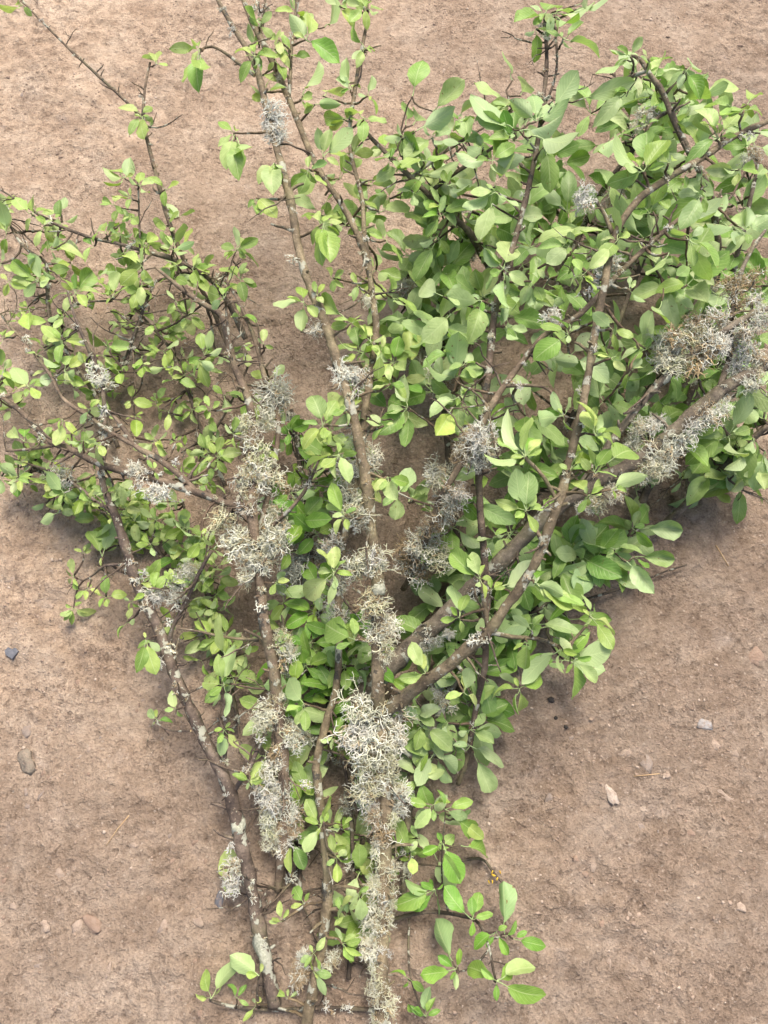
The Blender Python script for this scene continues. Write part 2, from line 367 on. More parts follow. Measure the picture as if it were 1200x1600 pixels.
# loose grains and crumbs of soil: nobody could count them
def grains():
    ico = []; 
    t = (1+5**.5)/2
    base = np.array([(-1, t, 0), (1, t, 0), (-1, -t, 0), (1, -t, 0), (0, -1, t), (0, 1, t), (0, -1, -t), (0, 1, -t), (t, 0, -1), (t, 0, 1), (-t, 0, -1), (-t, 0, 1)])/math.sqrt(1+t*t)
    fc = np.array([(0, 11, 5), (0, 5, 1), (0, 1, 7), (0, 7, 10), (0, 10, 11), (1, 5, 9), (5, 11, 4), (11, 10, 2), (10, 7, 6), (7, 1, 8), (3, 9, 4), (3, 4, 2), (3, 2, 6), (3, 6, 8), (3, 8, 9), (4, 9, 5), (2, 4, 11), (6, 2, 10), (8, 6, 7), (9, 8, 1)])
    r = np.random.RandomState(5); N = 34000
    X = r.uniform(-1.0, 1.0, N); Y = r.uniform(-0.42, 2.0, N)
    keep = r.rand(N) < np.clip(0.4+2.2*vnoise(X, Y, 0.14, 21)+0.8*vnoise(X, Y, 0.5, 22), 0.06, 1)
    X, Y = X[keep], Y[keep]; N = len(X); Z = height(X, Y)
    S = 0.0009 + 0.0020*r.rand(N)**3.4
    S = np.where((r.rand(N) < 0.10) & (vnoise(X, Y, 0.09, 31) > 0.12), S*1.7, S)
    V = base[None]*(1+0.95*(r.rand(N, 12, 1)-0.5))*S[:, None, None]*(1+0.7*(r.rand(N, 1, 3)-0.5))
    V[:, :, 2] *= 0.6; V += np.stack([X, Y, Z+S*0.1], -1)[:, None, :]
    Fc = (fc[None]+12*np.arange(N)[:, None, None]).reshape(-1, 3).astype(np.int32)
    me = bpy.data.meshes.new('soil_crumbs'); me.vertices.add(N*12); me.vertices.foreach_set('co', V.astype(np.float32).ravel())
    me.loops.add(Fc.size); me.loops.foreach_set('vertex_index', Fc.ravel()); me.polygons.add(len(Fc))
    me.polygons.foreach_set('loop_start', np.arange(0, Fc.size, 3, dtype=np.int32)); me.update(calc_edges=True); me.materials.append(GRAIN)
    o = add('soil_crumbs', me); tag(o, 'fine crumbs of reddish soil scattered over the ground', 'soil', kind='stuff')
grains()

# ------------------------------------------------------------------ leaf meshes (unit length, along +Y, face +Z)
def leaf_mesh(i):
    r = random.Random(100+i)
    NL, NA = 10, 4
    pet = r.uniform(0.15, 0.25); wid = r.uniform(0.19, 0.285); curl = r.uniform(-0.2, 0.55); fold = r.uniform(-0.05, 0.75)
    wave = r.uniform(0.0, 0.05); ph = r.uniform(0, 6.28); side = r.uniform(-0.10, 0.10); pk = r.uniform(0.82, 1.15)
    twist = r.uniform(-0.5, 0.5)
    vs = []; uv = []; fs = []
    for a in range(NL+1):
        t = a/NL
        te = 0.68; w = (t**pk)*((1-t)**te)/((pk/(pk+te))**pk*(te/(pk+te))**te)*wid
        if a == NL: w = 0.0
        y = pet + (1-pet)*t; zc = -curl*t*t*0.9 + 0.02*math.sin(t*5+ph); xc = side*t*t
        for k in range(NA+1):
            u = -1 + 2*k/NA; ww = w
            if abs(u) == 1 and 0 < a < NL: ww *= 1 + r.uniform(-0.09, 0.07)
            x = u*ww; z = zc + fold*abs(u)*ww + wave*math.sin(t*9+ph+(1.7 if u > 0 else 0))*abs(u)**2 + twist*x*t*0.6
            yy = y - 0.03*abs(u)*w/wid
            vs.append((xc+x*math.cos(fold*.6), yy, z)); uv.append((0.5+u*0.5, t))
    for a in range(NL):
        for k in range(NA):
            b = a*(NA+1)+k; fs.append((b, b+1, b+NA+2, b+NA+1))
    b0 = len(vs); pr = 0.0135                        # petiole: a thin three-sided stalk that runs into the midrib
    for a in range(4):
        t = a/3; y = t*(pet+0.06)
        for k in range(3):
            an = k*2.0944 + 1.57; q = pr*(1.25-0.45*t)
            vs.append((q*math.cos(an), y, q*math.sin(an) - 0.05*math.sin(t*3.14)*0.5)); uv.append((0.5, 0.02))
    for a in range(3):
        for k in range(3):
            b = b0+a*3; fs.append((b+k, b+(k+1) % 3, b+3+(k+1) % 3, b+3+k))
    me = bpy.data.meshes.new('leaf'); me.from_pydata(vs, [], fs)
    ul = me.uv_layers.new(name='UVMap')
    for lp in me.loops: ul.data[lp.index].uv = uv[lp.vertex_index]
    me.materials.append(LEAF); me.polygons.foreach_set('use_smooth', [True]*len(fs)); me.update(); return me
LEAVES = [leaf_mesh(i) for i in range(24)]

# ------------------------------------------------------------------ lichen tufts (unit radius)
def tuft_mesh(i, nroot=30, levels=4, fine=1.0, sleeve=0.0):
    r = random.Random(500+i); mb = MB()
    def rv(): return Vector((r.gauss(0, 1), r.gauss(0, 1), r.gauss(0, 1)))
    def grow(p, d, lev, rad, tone, lf):
        ln = r.uniform(0.10, 0.21)*(0.93**lev)*lf; pts = [p]; rr = [rad]; bend = rv()*0.22
        for k in range(2):
            d = (d + rv()*0.30 + bend + Vector((0, 0, -0.06))).normalized(); p = p + d*ln*0.5; pts.append(p); rr.append(rad*(1-0.15*(k+1)))
        mb.tube(pts, rr, 3, mat=0, att=min(1, max(0, tone+r.uniform(-.15, .15))))
        if lev < levels:
            ax = d.cross(rv()).normalized()
            for sgn in (-1, 1):
                if lev > 0 and r.random() < 0.16: continue
                dd = (Matrix.Rotation(sgn*r.uniform(0.25, 0.9), 3, ax) @ d)
                grow(p, dd, lev+1, rad*r.uniform(0.68, 0.88), tone - 0.04, lf)
    for k in range(nroot):
        d = rv().normalized(); d.z = d.z*0.7 + 0.1
        if sleeve: d.x *= 0.35
        d.normalize(); o = Vector((r.uniform(-sleeve, sleeve), 0, 0))
        tone = r.choice((0.1, 0.2, 0.35, 0.4, 0.5, 0.6, 0.9)) if i % 3 else r.choice((0.1, 0.3, 0.55, 0.8, 0.95))
        grow(o + d*r.uniform(0.02, 0.2), (d+rv()*0.35).normalized(), 0, 0.030*fine*r.uniform(.75, 1.35), tone, r.uniform(0.55, 1.25))
    m = sorted(math.hypot(p.y, p.z) for p in mb.v)[int(len(mb.v)*0.95)]      # reach of about one
    for k, p in enumerate(mb.v): mb.v[k] = p/m
    return mb.mesh('lichen_tuft', [LICH], attr='tone')
TUFTS = [tuft_mesh(i, 40 + 5*(i % 3), 4, 0.85+0.1*(i % 4), 0.0 if i % 4 == 0 else 0.35+0.1*(i % 3)) for i in range(14)]
SMALL = [tuft_mesh(20+i, 11, 3, 1.7, 0.2*(i % 2)) for i in range(7)]
BEARD = [tuft_mesh(40+i, 46, 4, 0.6, 0.4) for i in range(4)]
LT = {'w': (0.60, 0.605, 0.51), 'g': (0.52, 0.525, 0.375), 'b': (0.37, 0.29, 0.18), 'd': (0.33, 0.35, 0.29)}

# ------------------------------------------------------------------ the cut branches: x, y in photo pixels, height in cm, thickness in photo pixels
def P(s): return [tuple(float(q) for q in t.split(',')) for t in s.split(';')]
def catmull(c, step=9.0):
    out = []
    for i in range(len(c)-1):
        p0, p1, p2, p3 = c[max(i-1, 0)], c[i], c[i+1], c[min(i+2, len(c)-1)]
        n = max(2, int(math.hypot(p2[0]-p1[0], p2[1]-p1[1])/step))
        for k in range(n):
            t = k/n
            out.append(tuple(0.5*((2*b)+(-a+cc)*t+(2*a-5*b+4*cc-d)*t*t+(-a+3*b-3*cc+d)*t**3) for a, b, cc, d in zip(p0, p1, p2, p3)))
    out.append(c[-1]); return out
class Branch: pass
BR = {}
def branch(key, name, label, stems, tint=(1, 1, 1), spurs=1.0, leafcol=0, group=None):
    B = Branch(); B.key = key; B.samples = []; B.twigpts = []; B.nleaf = 0; B.leafcol = leafcol; B.tint = tint
    seed = sum(ord(ch) for ch in key)*1.37; rr = random.Random(int(seed*100))
    first = None
    for si, s in enumerate(stems):
        cs = catmull(P(s)); mb = MB(); pts = []; rad = []
        for k, (x, y, z, wd) in enumerate(cs):
            jx = 2.2*noise.noise(Vector((k*0.11, seed, si))); jy = 1.5*noise.noise(Vector((k*0.11, seed+9, si)))
            p = at(x+jx, y+jy, z/100); s_ = px_size(p); r = max(wd*0.81, 2.3)*s_/2
            r *= 0.95 + 0.38*max(0, noise.noise(Vector((k*0.35, seed+3, si))))**1.3
            pts.append(p); rad.append(r); B.samples.append((x, y, z/100, p, r))
        if first is None:
            first = pts[0].copy(); B.root = add(name, None, None, first); B.root.empty_display_size = 0.05
            tag(B.root, label, 'branch' if name != 'twig' else 'twig', group)
        big = rad[0] > 0.006
        mb.tube(pts, rad, 12 if big else 7, cap0=1, cap1=0, knob=0.24 if big else 0.16, seed=seed)
        # bud spurs and dead stubs growing out of the wood
        L = sum((pts[i+1]-pts[i]).length for i in range(len(pts)-1))
        for q in range(int(L*22*spurs)):
            i = rr.randrange(2, len(pts)-1); t = (pts[i]-pts[i-1]).normalized()
            d = t.orthogonal(); d.rotate(Matrix.Rotation(rr.uniform(0, 6.28), 3, t)); d.z = d.z*0.5+0.12; d = (d + t*rr.uniform(0, .7)).normalized()
            ln = rr.choice((0.005, 0.008, 0.01, 0.012, 0.016, 0.024, 0.034)); n_ = 4
            sp = [pts[i].copy()]; sr = [min(rad[i]*0.55, 0.0032)]
            for k in range(n_):
                d = (d + Vector((rr.gauss(0, .22), rr.gauss(0, .22), rr.gauss(0, .18)))).normalized()
                sp.append(sp[-1] + d*(rad[i]/n_ + ln/n_)); sr.append(sr[0]*(1-0.12*(k+1))*rr.uniform(0.75, 1.25))
            mb.tube(sp, sr, 5, cap1=0, knob=0.2, seed=seed+q)
        o = add('stem' if si == 0 else 'limb', mb.mesh('stem', [BARK, CUT], origin=first), B.root)
        k = rr.uniform(0.9, 1.1); o.color = (tint[0]*k, tint[1]*k, tint[2]*k, 1)
    B.org = first; B.inv = Matrix.Translation(-first)
    BR[key] = B; return B
def nearest_px(B, x, y):
    return min(B.samples, key=lambda s: (s[0]-x)**2 + (s[1]-y)**2)

LEAFCOL = [[(0.335, 0.45, 0.12), (0.295, 0.42, 0.115), (0.39, 0.49, 0.18), (0.25, 0.38, 0.085)],          # yellow-green
           [(0.28, 0.405, 0.125), (0.34, 0.455, 0.19), (0.215, 0.345, 0.08), (0.37, 0.475, 0.225)],         # mid green
           [(0.17, 0.335, 0.05), (0.205, 0.365, 0.06), (0.145, 0.30, 0.042), (0.245, 0.395, 0.08)],         # fresh saturated green
           [(0.21, 0.345, 0.09), (0.26, 0.385, 0.125), (0.16, 0.29, 0.06), (0.31, 0.43, 0.17)]]             # deeper green, for the larger-leaved buried branches
def put_leaf(B, twig, p0, p1, r, roll=None, under=False, widen=1.0):
    d = p1-p0; ln = max(d.length, 0.012); d.normalize()
    ref = Vector((r.gauss(0, .18), r.gauss(0, .18), 1)).normalized()
    x = d.cross(ref)
    if x.length < 0.15: x = d.orthogonal()
    x.normalize(); nrm = x.cross(d)
    a = r.gauss(0, 0.48) if roll is None else roll
    if under: a += math.pi
    q = Matrix.Rotation(a, 3, d); x = q @ x; nrm = q @ nrm
    ws = ln*widen*r.uniform(0.86, 1.2)*min(1.0, (0.066/ln)**0.7)*(1.0 if ln > 0.034 else 0.88)
    M = Matrix(((x.x*ws, d.x*ln, nrm.x*ln, p0.x), (x.y*ws, d.y*ln, nrm.y*ln, p0.y), (x.z*ws, d.z*ln, nrm.z*ln, p0.z), (0, 0, 0, 1)))
    o = bpy.data.objects.new('leaf', LEAVES[r.randrange(len(LEAVES))]); col.objects.link(o)
    o.parent = twig; o.matrix_basis = B.inv @ M
    c = r.choice(LEAFCOL[B.leafcol]); k = r.uniform(0.86, 1.14)
    if r.random() < 0.13: c = r.choice(LEAFCOL[r.randrange(4)])
    o.color = (c[0]*k*r.uniform(.94, 1.06), c[1]*k, c[2]*k*r.uniform(.85, 1.15), 1); B.nleaf += 1
def make_twig(B, c, r, thick=0.0017):
    best = None                                      # join the twig to the nearest wood of its own branch
    for s in B.samples:
        d = (s[3]-c).length + 0.004
        if best is None or d < best[0]: best = (d, s[3], s[4])
    for p, rd in B.twigpts:
        d = (p-c).length*1.25 + 0.012
        if d < best[0]: best = (d, p, rd)
    a = best[1]; dist = (c-a).length; n = max(4, min(12, int(dist/0.012)))
    side = Vector((r.gauss(0, 1), r.gauss(0, 1), r.gauss(0, .5)))*0.13*dist
    ctl = (a+c)/2 + side + Vector((0, 0, -0.10*dist)); pts = []; rad = []
    for k in range(n+1):
        t = k/n; p = a*(1-t)**2 + ctl*2*t*(1-t) + c*t*t
        if 0 < k < n: p = p + Vector((r.gauss(0, 1), r.gauss(0, 1), r.gauss(0, 1)))*0.0011
        pts.append(p); rad.append((thick*(1.35-0.45*t) + min(dist*0.005, 0.0011)*(1-t))*r.uniform(0.86, 1.16))
    mb = MB(); mb.tube(pts, rad, 6, cap1=0, knob=0.15, seed=dist*100)
    if n > 5:                                        # bud scars and tiny stubs
        for q in range(max(1, int(dist/0.05))):
            i = r.randrange(1, n); d = Vector((r.gauss(0, 1), r.gauss(0, 1), r.gauss(0, .6))).normalized()
            mb.tube([pts[i], pts[i]+d*r.uniform(.004, .009), pts[i]+d*r.uniform(.009, .017)], [thick*.8, thick*.8, thick*.6], 4, cap1=0)
    o = add('twig', mb.mesh('twig', [BARK], origin=B.org), B.root)
    k = r.uniform(0.8, 1.05); o.color = (B.tint[0]*k*0.8, B.tint[1]*k*0.74, B.tint[2]*k*0.70, 1)
    for p, rd in list(zip(pts, rad))[1::2]: B.twigpts.append((p, rd))
    return o
def clusters(key, text, dz=0.02, thick=0.0017, under=0.22, r=None, maxlen=0.072):
    B = BR[key]; r = r or random.Random(len(text)*13+ord(key[0]))
    for line in text.strip().splitlines():
        head, tips = line.split(':'); hh = head.split('@'); cx, cy = (float(q) for q in hh[0].split(','))
        s = nearest_px(B, cx, cy); far = math.hypot(s[0]-cx, s[1]-cy)
        z = float(hh[1])/100 if len(hh) > 1 else max(0.015, s[2] + dz*r.uniform(0.3, 1.4))
        c = at(cx, cy, z); tw = make_twig(B, c, r, thick)
        for tp in tips.split():
            x, y = (float(q) for q in tp.split(','))
            lp = math.hypot(x-cx, y-cy)*px_size(c)
            zt = max(0.008, z + lp*math.sin(r.uniform(-0.65, 0.5)))
            p1 = at(x, y, zt); d = p1-c
            if d.length > maxlen:                      # a large leaf on its own side shoot
                b0 = p1 - d.normalized()*maxlen*0.95; put_leaf(B, make_twig(B, b0, r, .0012), b0, p1, r, under=r.random() < under, widen=1.0 if maxlen < .1 else .85)
            else: put_leaf(B, tw, c, p1, r, under=r.random() < under)
        for q in range(r.choice((0, 1, 1, 2))):       # small folded leaves at the growing tip
            a = r.uniform(0, 6.28); ln = r.uniform(0.012, 0.026)
            put_leaf(B, tw, c, c+Vector((math.cos(a), math.sin(a), r.uniform(.2, .8)))*ln, r)
def fill(key, n, jit, ln, zj=(-0.06, 0.03), box=None, seed=1, nl=(3, 6), maxz=None, smin=0.12):
    B = BR[key]; r = random.Random(seed*77+n); done = 0; tries = 0; S = B.samples
    while done < n and tries < n*12:
        tries += 1; s = S[int(len(S)*(smin+(1-smin)*r.random())) % len(S)]
        x = s[0]+r.gauss(0, jit); y = s[1]+r.gauss(0, jit)
        if box and not (box[0] < x < box[2] and box[1] < y < box[3]): continue
        z = max(0.02, s[2]+r.uniform(*zj))
        if maxz: z = min(z, maxz)
        m = r.randint(*nl)
        if B.nleaf + m > 296: break
        c = at(x, y, z); tw = make_twig(B, c, r); a0 = r.uniform(0, 6.28)
        for k in range(m):
            a = a0 + 2.4*k + r.gauss(0, .3); L = r.uniform(*ln); e = r.uniform(-0.25, 0.85)
            p1 = c + Vector((math.cos(a)*math.cos(e), math.sin(a)*math.cos(e), math.sin(e)))*L
            p1.z = max(p1.z, 0.008); put_leaf(B, tw, c, p1, r, under=r.random() < 0.25)
        done += 1
def bare(key, n, ln=(0.03, 0.10), zj=(-0.03, 0.02), seed=1, box=None):   # thin leafless side twigs, kinked and forked
    B = BR[key]; r = random.Random(seed*31+n)
    for i in range(n):
        s = B.samples[r.randrange(len(B.samples))]
        if box and not (box[0] < s[0] < box[2] and box[1] < s[1] < box[3]): continue
        a = r.uniform(0, 6.28); d = Vector((math.cos(a), math.sin(a), r.uniform(-.5, .5))).normalized(); L = r.uniform(*ln)
        mb = MB(); p = s[3].copy(); pts = [p.copy()]; rad = [min(s[4]*.6, .0021)]; m = max(4, int(L/.011))
        for k in range(m):
            d = (d + Vector((r.gauss(0, .2), r.gauss(0, .2), r.gauss(0, .15)))).normalized(); p = p + d*L/m; p.z = max(p.z, .006)
            pts.append(p.copy()); rad.append(rad[0]*(1-.6*(k+1)/m)*r.uniform(.8, 1.25))
        mb.tube(pts, rad, 5, cap1=0)
        for q in range(r.choice((1, 2, 3))):
            i0 = r.randrange(1, m); e = (d + Vector((r.gauss(0, .8), r.gauss(0, .8), r.gauss(0, .4)))).normalized(); l2 = r.uniform(.008, .03)
            mb.tube([pts[i0], pts[i0]+e*l2*.5, pts[i0]+(e+Vector((r.gauss(0, .3), r.gauss(0, .3), 0)))*l2], [rad[i0]*.8, rad[i0]*.75, rad[i0]*.5], 4, cap1=0)
        o = add('twig', mb.mesh('twig', [BARK], origin=B.org), B.root); k = r.uniform(.55, 1.0); o.color = (k, k*.9, k*.85, 1)
def lichen(key, text):
    B = BR[key]; r = random.Random(len(text)+ord(key[0]))
    for it in text.split():
        x, y, rp, tn = it.split(','); x, y, rp = float(x), float(y), float(rp)
        s = nearest_px(B, x, y); z = s[2] + (0.3 if rp > 14 else 0.9)*s[4]*1.0
        p = at(x, y, z); rad = rp*px_size(p)
        off = p - s[3]
        if off.length > rad*0.8 + s[4]: p = s[3] + off.normalized()*(rad*0.8 + s[4])
        p.z = max(p.z, 0.008)
        lib = SMALL if rp < 16 else (BEARD if tn == 'd' or (tn == 'b' and r.random() < .5) else TUFTS)
        k0 = B.samples.index(s); a = B.samples[max(0, k0-1)][3]; b = B.samples[min(len(B.samples)-1, k0+1)][3]
        ang = math.atan2(b.y-a.y, b.x-a.x)
        o = bpy.data.objects.new('lichen_tuft', lib[r.randrange(len(lib))]); col.objects.link(o); o.parent = B.root
        o.location = p - B.org; o.rotation_euler = (r.uniform(-.9, .9), r.gauss(0, .25), ang + r.gauss(0, .3) + (math.pi if r.random() < .5 else 0))
        k = (0.9 if rp > 14 else 1.0)*rad*(0.82 if B.key == 'G' else 1)*(0.85 if B.key == 'D' and y > 1265 else 1); o.scale = (k*r.uniform(.85, 1.1), k*r.uniform(.85, 1.2), k*r.uniform(.65, .95))
        c = LT[tn]; q = r.uniform(0.8, 1.1); o.color = (c[0]*q, c[1]*q*r.uniform(.97, 1.02), c[2]*q*r.uniform(.9, 1.1), 1)
def dust(key, n, a=0.0, b=1.0, size=(3.5, 8), tn='wwgb', seed=3):   # small lichen rosettes dotted along the wood
    B = BR[key]; r = random.Random(seed+n); out = []
    for i in range(n):
        s = B.samples[int(len(B.samples)*(a+(b-a)*r.random())) % len(B.samples)]
        out.append('%.0f,%.0f,%.1f,%s' % (s[0]+r.gauss(0, 4), s[1]+r.gauss(0, 4), r.uniform(*size), r.choice(tn)))
    lichen(key, ' '.join(out))
CRUST = mat_plain('pale_crust_lichen', (0.20, 0.205, 0.155), (0.41, 0.42, 0.34), 300, 0.95)
def crust(key, text):                                # scabs of pale crust lichen on the bark
    B = BR[key]; r = random.Random(len(text))
    for it in text.split():
        x, y, ln = (float(q) for q in it.split(',')); k = min(range(len(B.samples)), key=lambda i: (B.samples[i][0]-x)**2+(B.samples[i][1]-y)**2)
        a = max(0, k-1); b = min(len(B.samples)-1, k+1); c = B.samples[k]; d = (B.samples[b][3]-B.samples[a][3]).normalized()
        L = ln*px_size(c[3]); n = 7; pts = [c[3] + d*L*(q/(n-1)-.5) for q in range(n)]
        off = Vector((r.gauss(0, .12), r.gauss(0, .12), .10))*c[4]
        mb = MB(); mb.tube([p+off for p in pts], [c[4]*(0.76+0.235*math.sin(math.pi*(q+.4)/(n-.2))**.6) for q in range(n)], 14, cap0=0, cap1=0, knob=0.42, seed=x)
        add('lichen_crust', mb.mesh('lichen_crust', [CRUST], origin=B.org), B.root)
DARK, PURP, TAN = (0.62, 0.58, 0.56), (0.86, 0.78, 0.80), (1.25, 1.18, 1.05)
# ---- branches that lie lowest, mostly buried in the leaves
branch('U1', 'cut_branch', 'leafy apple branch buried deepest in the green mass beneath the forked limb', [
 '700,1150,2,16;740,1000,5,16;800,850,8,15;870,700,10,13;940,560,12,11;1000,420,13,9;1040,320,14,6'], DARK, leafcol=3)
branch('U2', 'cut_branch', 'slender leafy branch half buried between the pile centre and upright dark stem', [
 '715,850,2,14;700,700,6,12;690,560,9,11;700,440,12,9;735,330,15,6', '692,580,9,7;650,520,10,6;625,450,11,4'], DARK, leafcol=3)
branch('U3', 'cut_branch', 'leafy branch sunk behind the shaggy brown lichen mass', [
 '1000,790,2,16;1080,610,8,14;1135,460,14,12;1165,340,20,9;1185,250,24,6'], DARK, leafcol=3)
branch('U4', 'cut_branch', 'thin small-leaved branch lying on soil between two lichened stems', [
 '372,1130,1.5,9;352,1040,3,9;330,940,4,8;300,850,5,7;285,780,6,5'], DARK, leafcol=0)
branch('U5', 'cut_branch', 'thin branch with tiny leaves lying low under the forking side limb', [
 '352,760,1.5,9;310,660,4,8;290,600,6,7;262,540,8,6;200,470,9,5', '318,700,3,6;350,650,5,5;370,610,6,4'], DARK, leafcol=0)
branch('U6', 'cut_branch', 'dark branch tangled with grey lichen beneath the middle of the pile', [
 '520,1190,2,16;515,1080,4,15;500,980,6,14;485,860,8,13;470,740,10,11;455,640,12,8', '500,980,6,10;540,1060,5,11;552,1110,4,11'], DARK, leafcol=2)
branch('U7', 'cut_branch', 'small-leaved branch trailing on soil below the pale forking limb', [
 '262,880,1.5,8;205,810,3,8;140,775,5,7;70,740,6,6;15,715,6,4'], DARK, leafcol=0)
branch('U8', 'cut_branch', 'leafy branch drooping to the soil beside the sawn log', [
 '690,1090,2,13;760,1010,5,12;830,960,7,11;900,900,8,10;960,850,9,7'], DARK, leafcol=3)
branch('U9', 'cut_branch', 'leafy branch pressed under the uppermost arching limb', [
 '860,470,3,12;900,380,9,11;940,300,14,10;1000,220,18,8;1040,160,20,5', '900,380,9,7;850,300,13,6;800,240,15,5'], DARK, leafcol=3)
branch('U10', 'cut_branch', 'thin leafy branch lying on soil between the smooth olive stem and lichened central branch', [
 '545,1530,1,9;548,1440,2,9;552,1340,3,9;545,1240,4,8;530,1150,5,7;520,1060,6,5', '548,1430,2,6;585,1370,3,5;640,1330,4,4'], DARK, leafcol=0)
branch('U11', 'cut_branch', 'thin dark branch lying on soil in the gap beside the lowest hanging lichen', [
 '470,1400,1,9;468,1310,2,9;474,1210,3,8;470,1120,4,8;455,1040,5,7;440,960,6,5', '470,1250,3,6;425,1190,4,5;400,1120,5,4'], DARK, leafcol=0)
# ---- branches that can be followed by eye
branch('A', 'cut_branch', 'dark purplish slender branch speckled with white crust, cut end near stick on soil', [
 '428,1572,2,27;415,1500,3,27;403,1440,4,26;392,1385,5,26;375,1310,6,27;362,1250,7,27;345,1200,8,25;320,1155,8,24;298,1110,9,24;275,1060,9,23;258,1010,9,23;240,965,10,21;222,930,10,21;208,895,11,19;192,840,12,18;178,800,13,16;160,755,14,13;162,700,16,11;163,640,17,10;157,590,18,9;138,545,19,8;118,495,19,6;105,455,18,4',
 '363,1240,7,11;385,1205,9,10;400,1175,10,9;409,1158,11,7', '350,1200,8,9;352,1160,9,8;352,1120,11,7;350,1085,12,5',
 '196,882,11,7;165,884,7,6;150,895,4,5;130,907,2.5,4;115,900,2,3', '298,1142,8,5;265,1141,5,4;240,1126,2.5,3',
 '265,1008,9,10;270,978,11,9;295,930,13,9;315,890,15,8;332,860,17,5', '178,800,13,10;150,785,12,8;120,760,12,7;85,738,11,6;45,725,10,4'], PURP, leafcol=0)
branch('B', 'cut_branch', 'pinkish brown branch with forking side limb and shaggy lichen at the fork', [
 '433,1392,1.2,15;437,1360,2.5,18;441,1330,4,20;446,1280,6,21;443,1200,9,23;437,1120,11,25;428,1040,13,25;415,985,15,24;408,930,16,22;403,880,18,21;398,830,19,21;394,790,20,22;395,720,21,17;395,670,22,17;385,620,22,16;367,575,22,15;355,530,21,15;345,495,20,14;322,478,19,11;295,460,18,9;270,440,17,8;243,418,16,6',
 '392,794,20,19;350,785,20,17;320,774,20,16;270,757,19,15;230,745,19,15;190,735,18,14;150,722,17,13;110,702,16,12;80,690,15,11;55,665,14,11;30,640,13,10;0,618,12,9;-40,590,12,8',
 '85,696,15,8;50,702,13,6;10,705,11,5', '310,772,19,14;275,738,20,13;240,712,19,13;215,700,19,11;195,672,18,10;175,645,17,8',
 '214,700,19,9;165,672,18,8;145,655,18,8;120,640,17,8;95,620,17,8;80,590,16,7;62,565,16,7;45,540,15,6;20,515,15,5;0,490,15,4',
 '422,825,20,8;450,800,22,8;475,770,24,7;490,740,26,6;497,720,27,5',
 '400,850,16,13;420,770,16,12;432,700,17,11;433,650,18,11;415,595,19,10;400,540,19,9;385,500,18,8;370,465,17,7;352,440,16,5',
 '363,566,22,7;357,520,24,6;353,480,25,5;350,455,26,4', '406,1000,14,7;350,995,13,6;310,987,12,5;276,982,11,4', '432,1076,12,6;400,1076,11,5;360,1068,9,4'], (1.12, 1.0, 0.92), leafcol=0)
branch('L', 'cut_branch', 'long bare whip with a pale straight shoot reaching over open soil', [
 '365,560,2,10;330,480,6,9;300,430,9,9;280,390,11,9;262,340,14,9;247,285,16,8;234,235,17,8;223,185,18,7;226,140,19,5;235,98,20,4',
 '220,182,18,6;190,152,17,6;150,115,16,6;110,78,15,5;70,38,14,4;38,5,13,4;10,-25,12,3'], (1.05, 0.95, 0.85), leafcol=0)
branch('M', 'cut_branch', 'thin twiggy branch with a small white lichen knot crossing the long bare whip', [
 '385,530,2,11;345,455,9,10;310,425,13,9;270,405,15,9;240,397,16,8;190,382,16,8;150,373,16,7;115,362,16,7;75,345,16,6;45,325,16,5;15,305,16,4;-20,285,15,3', '218,388,16,4;216,340,18,4;215,290,21,3'], (0.95, 0.88, 0.85), leafcol=0)
branch('N', 'cut_branch', 'thin branch with broad pale leaves beside the white lichen knot', [
 '185,700,2,9;150,620,5,9;105,550,9,8;80,500,11,8;74,450,13,8;72,412,15,7;55,398,15,7;40,388,15,6;20,362,14,5;6,325,13,4', '82,505,11,6;100,485,13,5;130,472,15,5;175,470,16,4'], (0.95, 0.9, 0.85), leafcol=0)
branch('T', 'cut_branch', 'short dark twig crusted with grey lichen poking from small green leaves', [
 '185,600,3,8;193,572,7,8;200,555,9,8;208,530,11,8;218,500,13,7;228,470,14,6;243,440,15,4'], DARK, spurs=3, leafcol=0)
branch('C', 'cut_branch', 'long smooth olive-brown branch with forked bare tips', [
 '476,1625,2,24;482,1580,3,22;495,1520,4,22;506,1460,5,22;511,1400,6,22;510,1340,7,20;503,1270,8,18;494,1200,9,17;510,1130,10,15;525,1070,11,15;530,1000,12,15;528,920,13,14;540,840,16,14;553,760,19,14;564,690,22,14;572,630,24,14;580,580,25,14;588,520,27,14;582,470,28,13;575,420,29,13;560,370,30,13;535,320,31,12;510,285,31,12;485,240,32,12;465,190,32,12;450,150,33,12;430,105,33,12;410,65,34,12;392,30,34,12;376,-10,35,10;360,-50,36,8',
 '451,154,33,9;455,110,34,7;457,60,35,6;463,0,36,6;466,-40,37,5', '405,58,34,8;413,25,35,6;416,-20,36,5',
 '579,432,28,12;570,370,29,10;565,310,30,9;548,240,31,8;548,190,32,8;558,120,33,8;567,65,34,7;573,30,35,6;575,-20,36,5', '512,1388,6,8;540,1385,7,7;562,1390,8,6'], (1.25, 1.18, 0.95), leafcol=0)
branch('Q', 'cut_branch', 'grey branch with chalk-white patches and a sawn side stub', [
 '630,1400,1.5,13;636,1300,4,17;645,1220,6,18;655,1185,7,17;672,1148,8,16;697,1095,9,14;720,1050,9,12;760,985,8,11;800,920,8,10', '655,1192,7,13;642,1180,8,13;630,1172,8.5,13'], (1.15, 1.15, 1.12), leafcol=1)
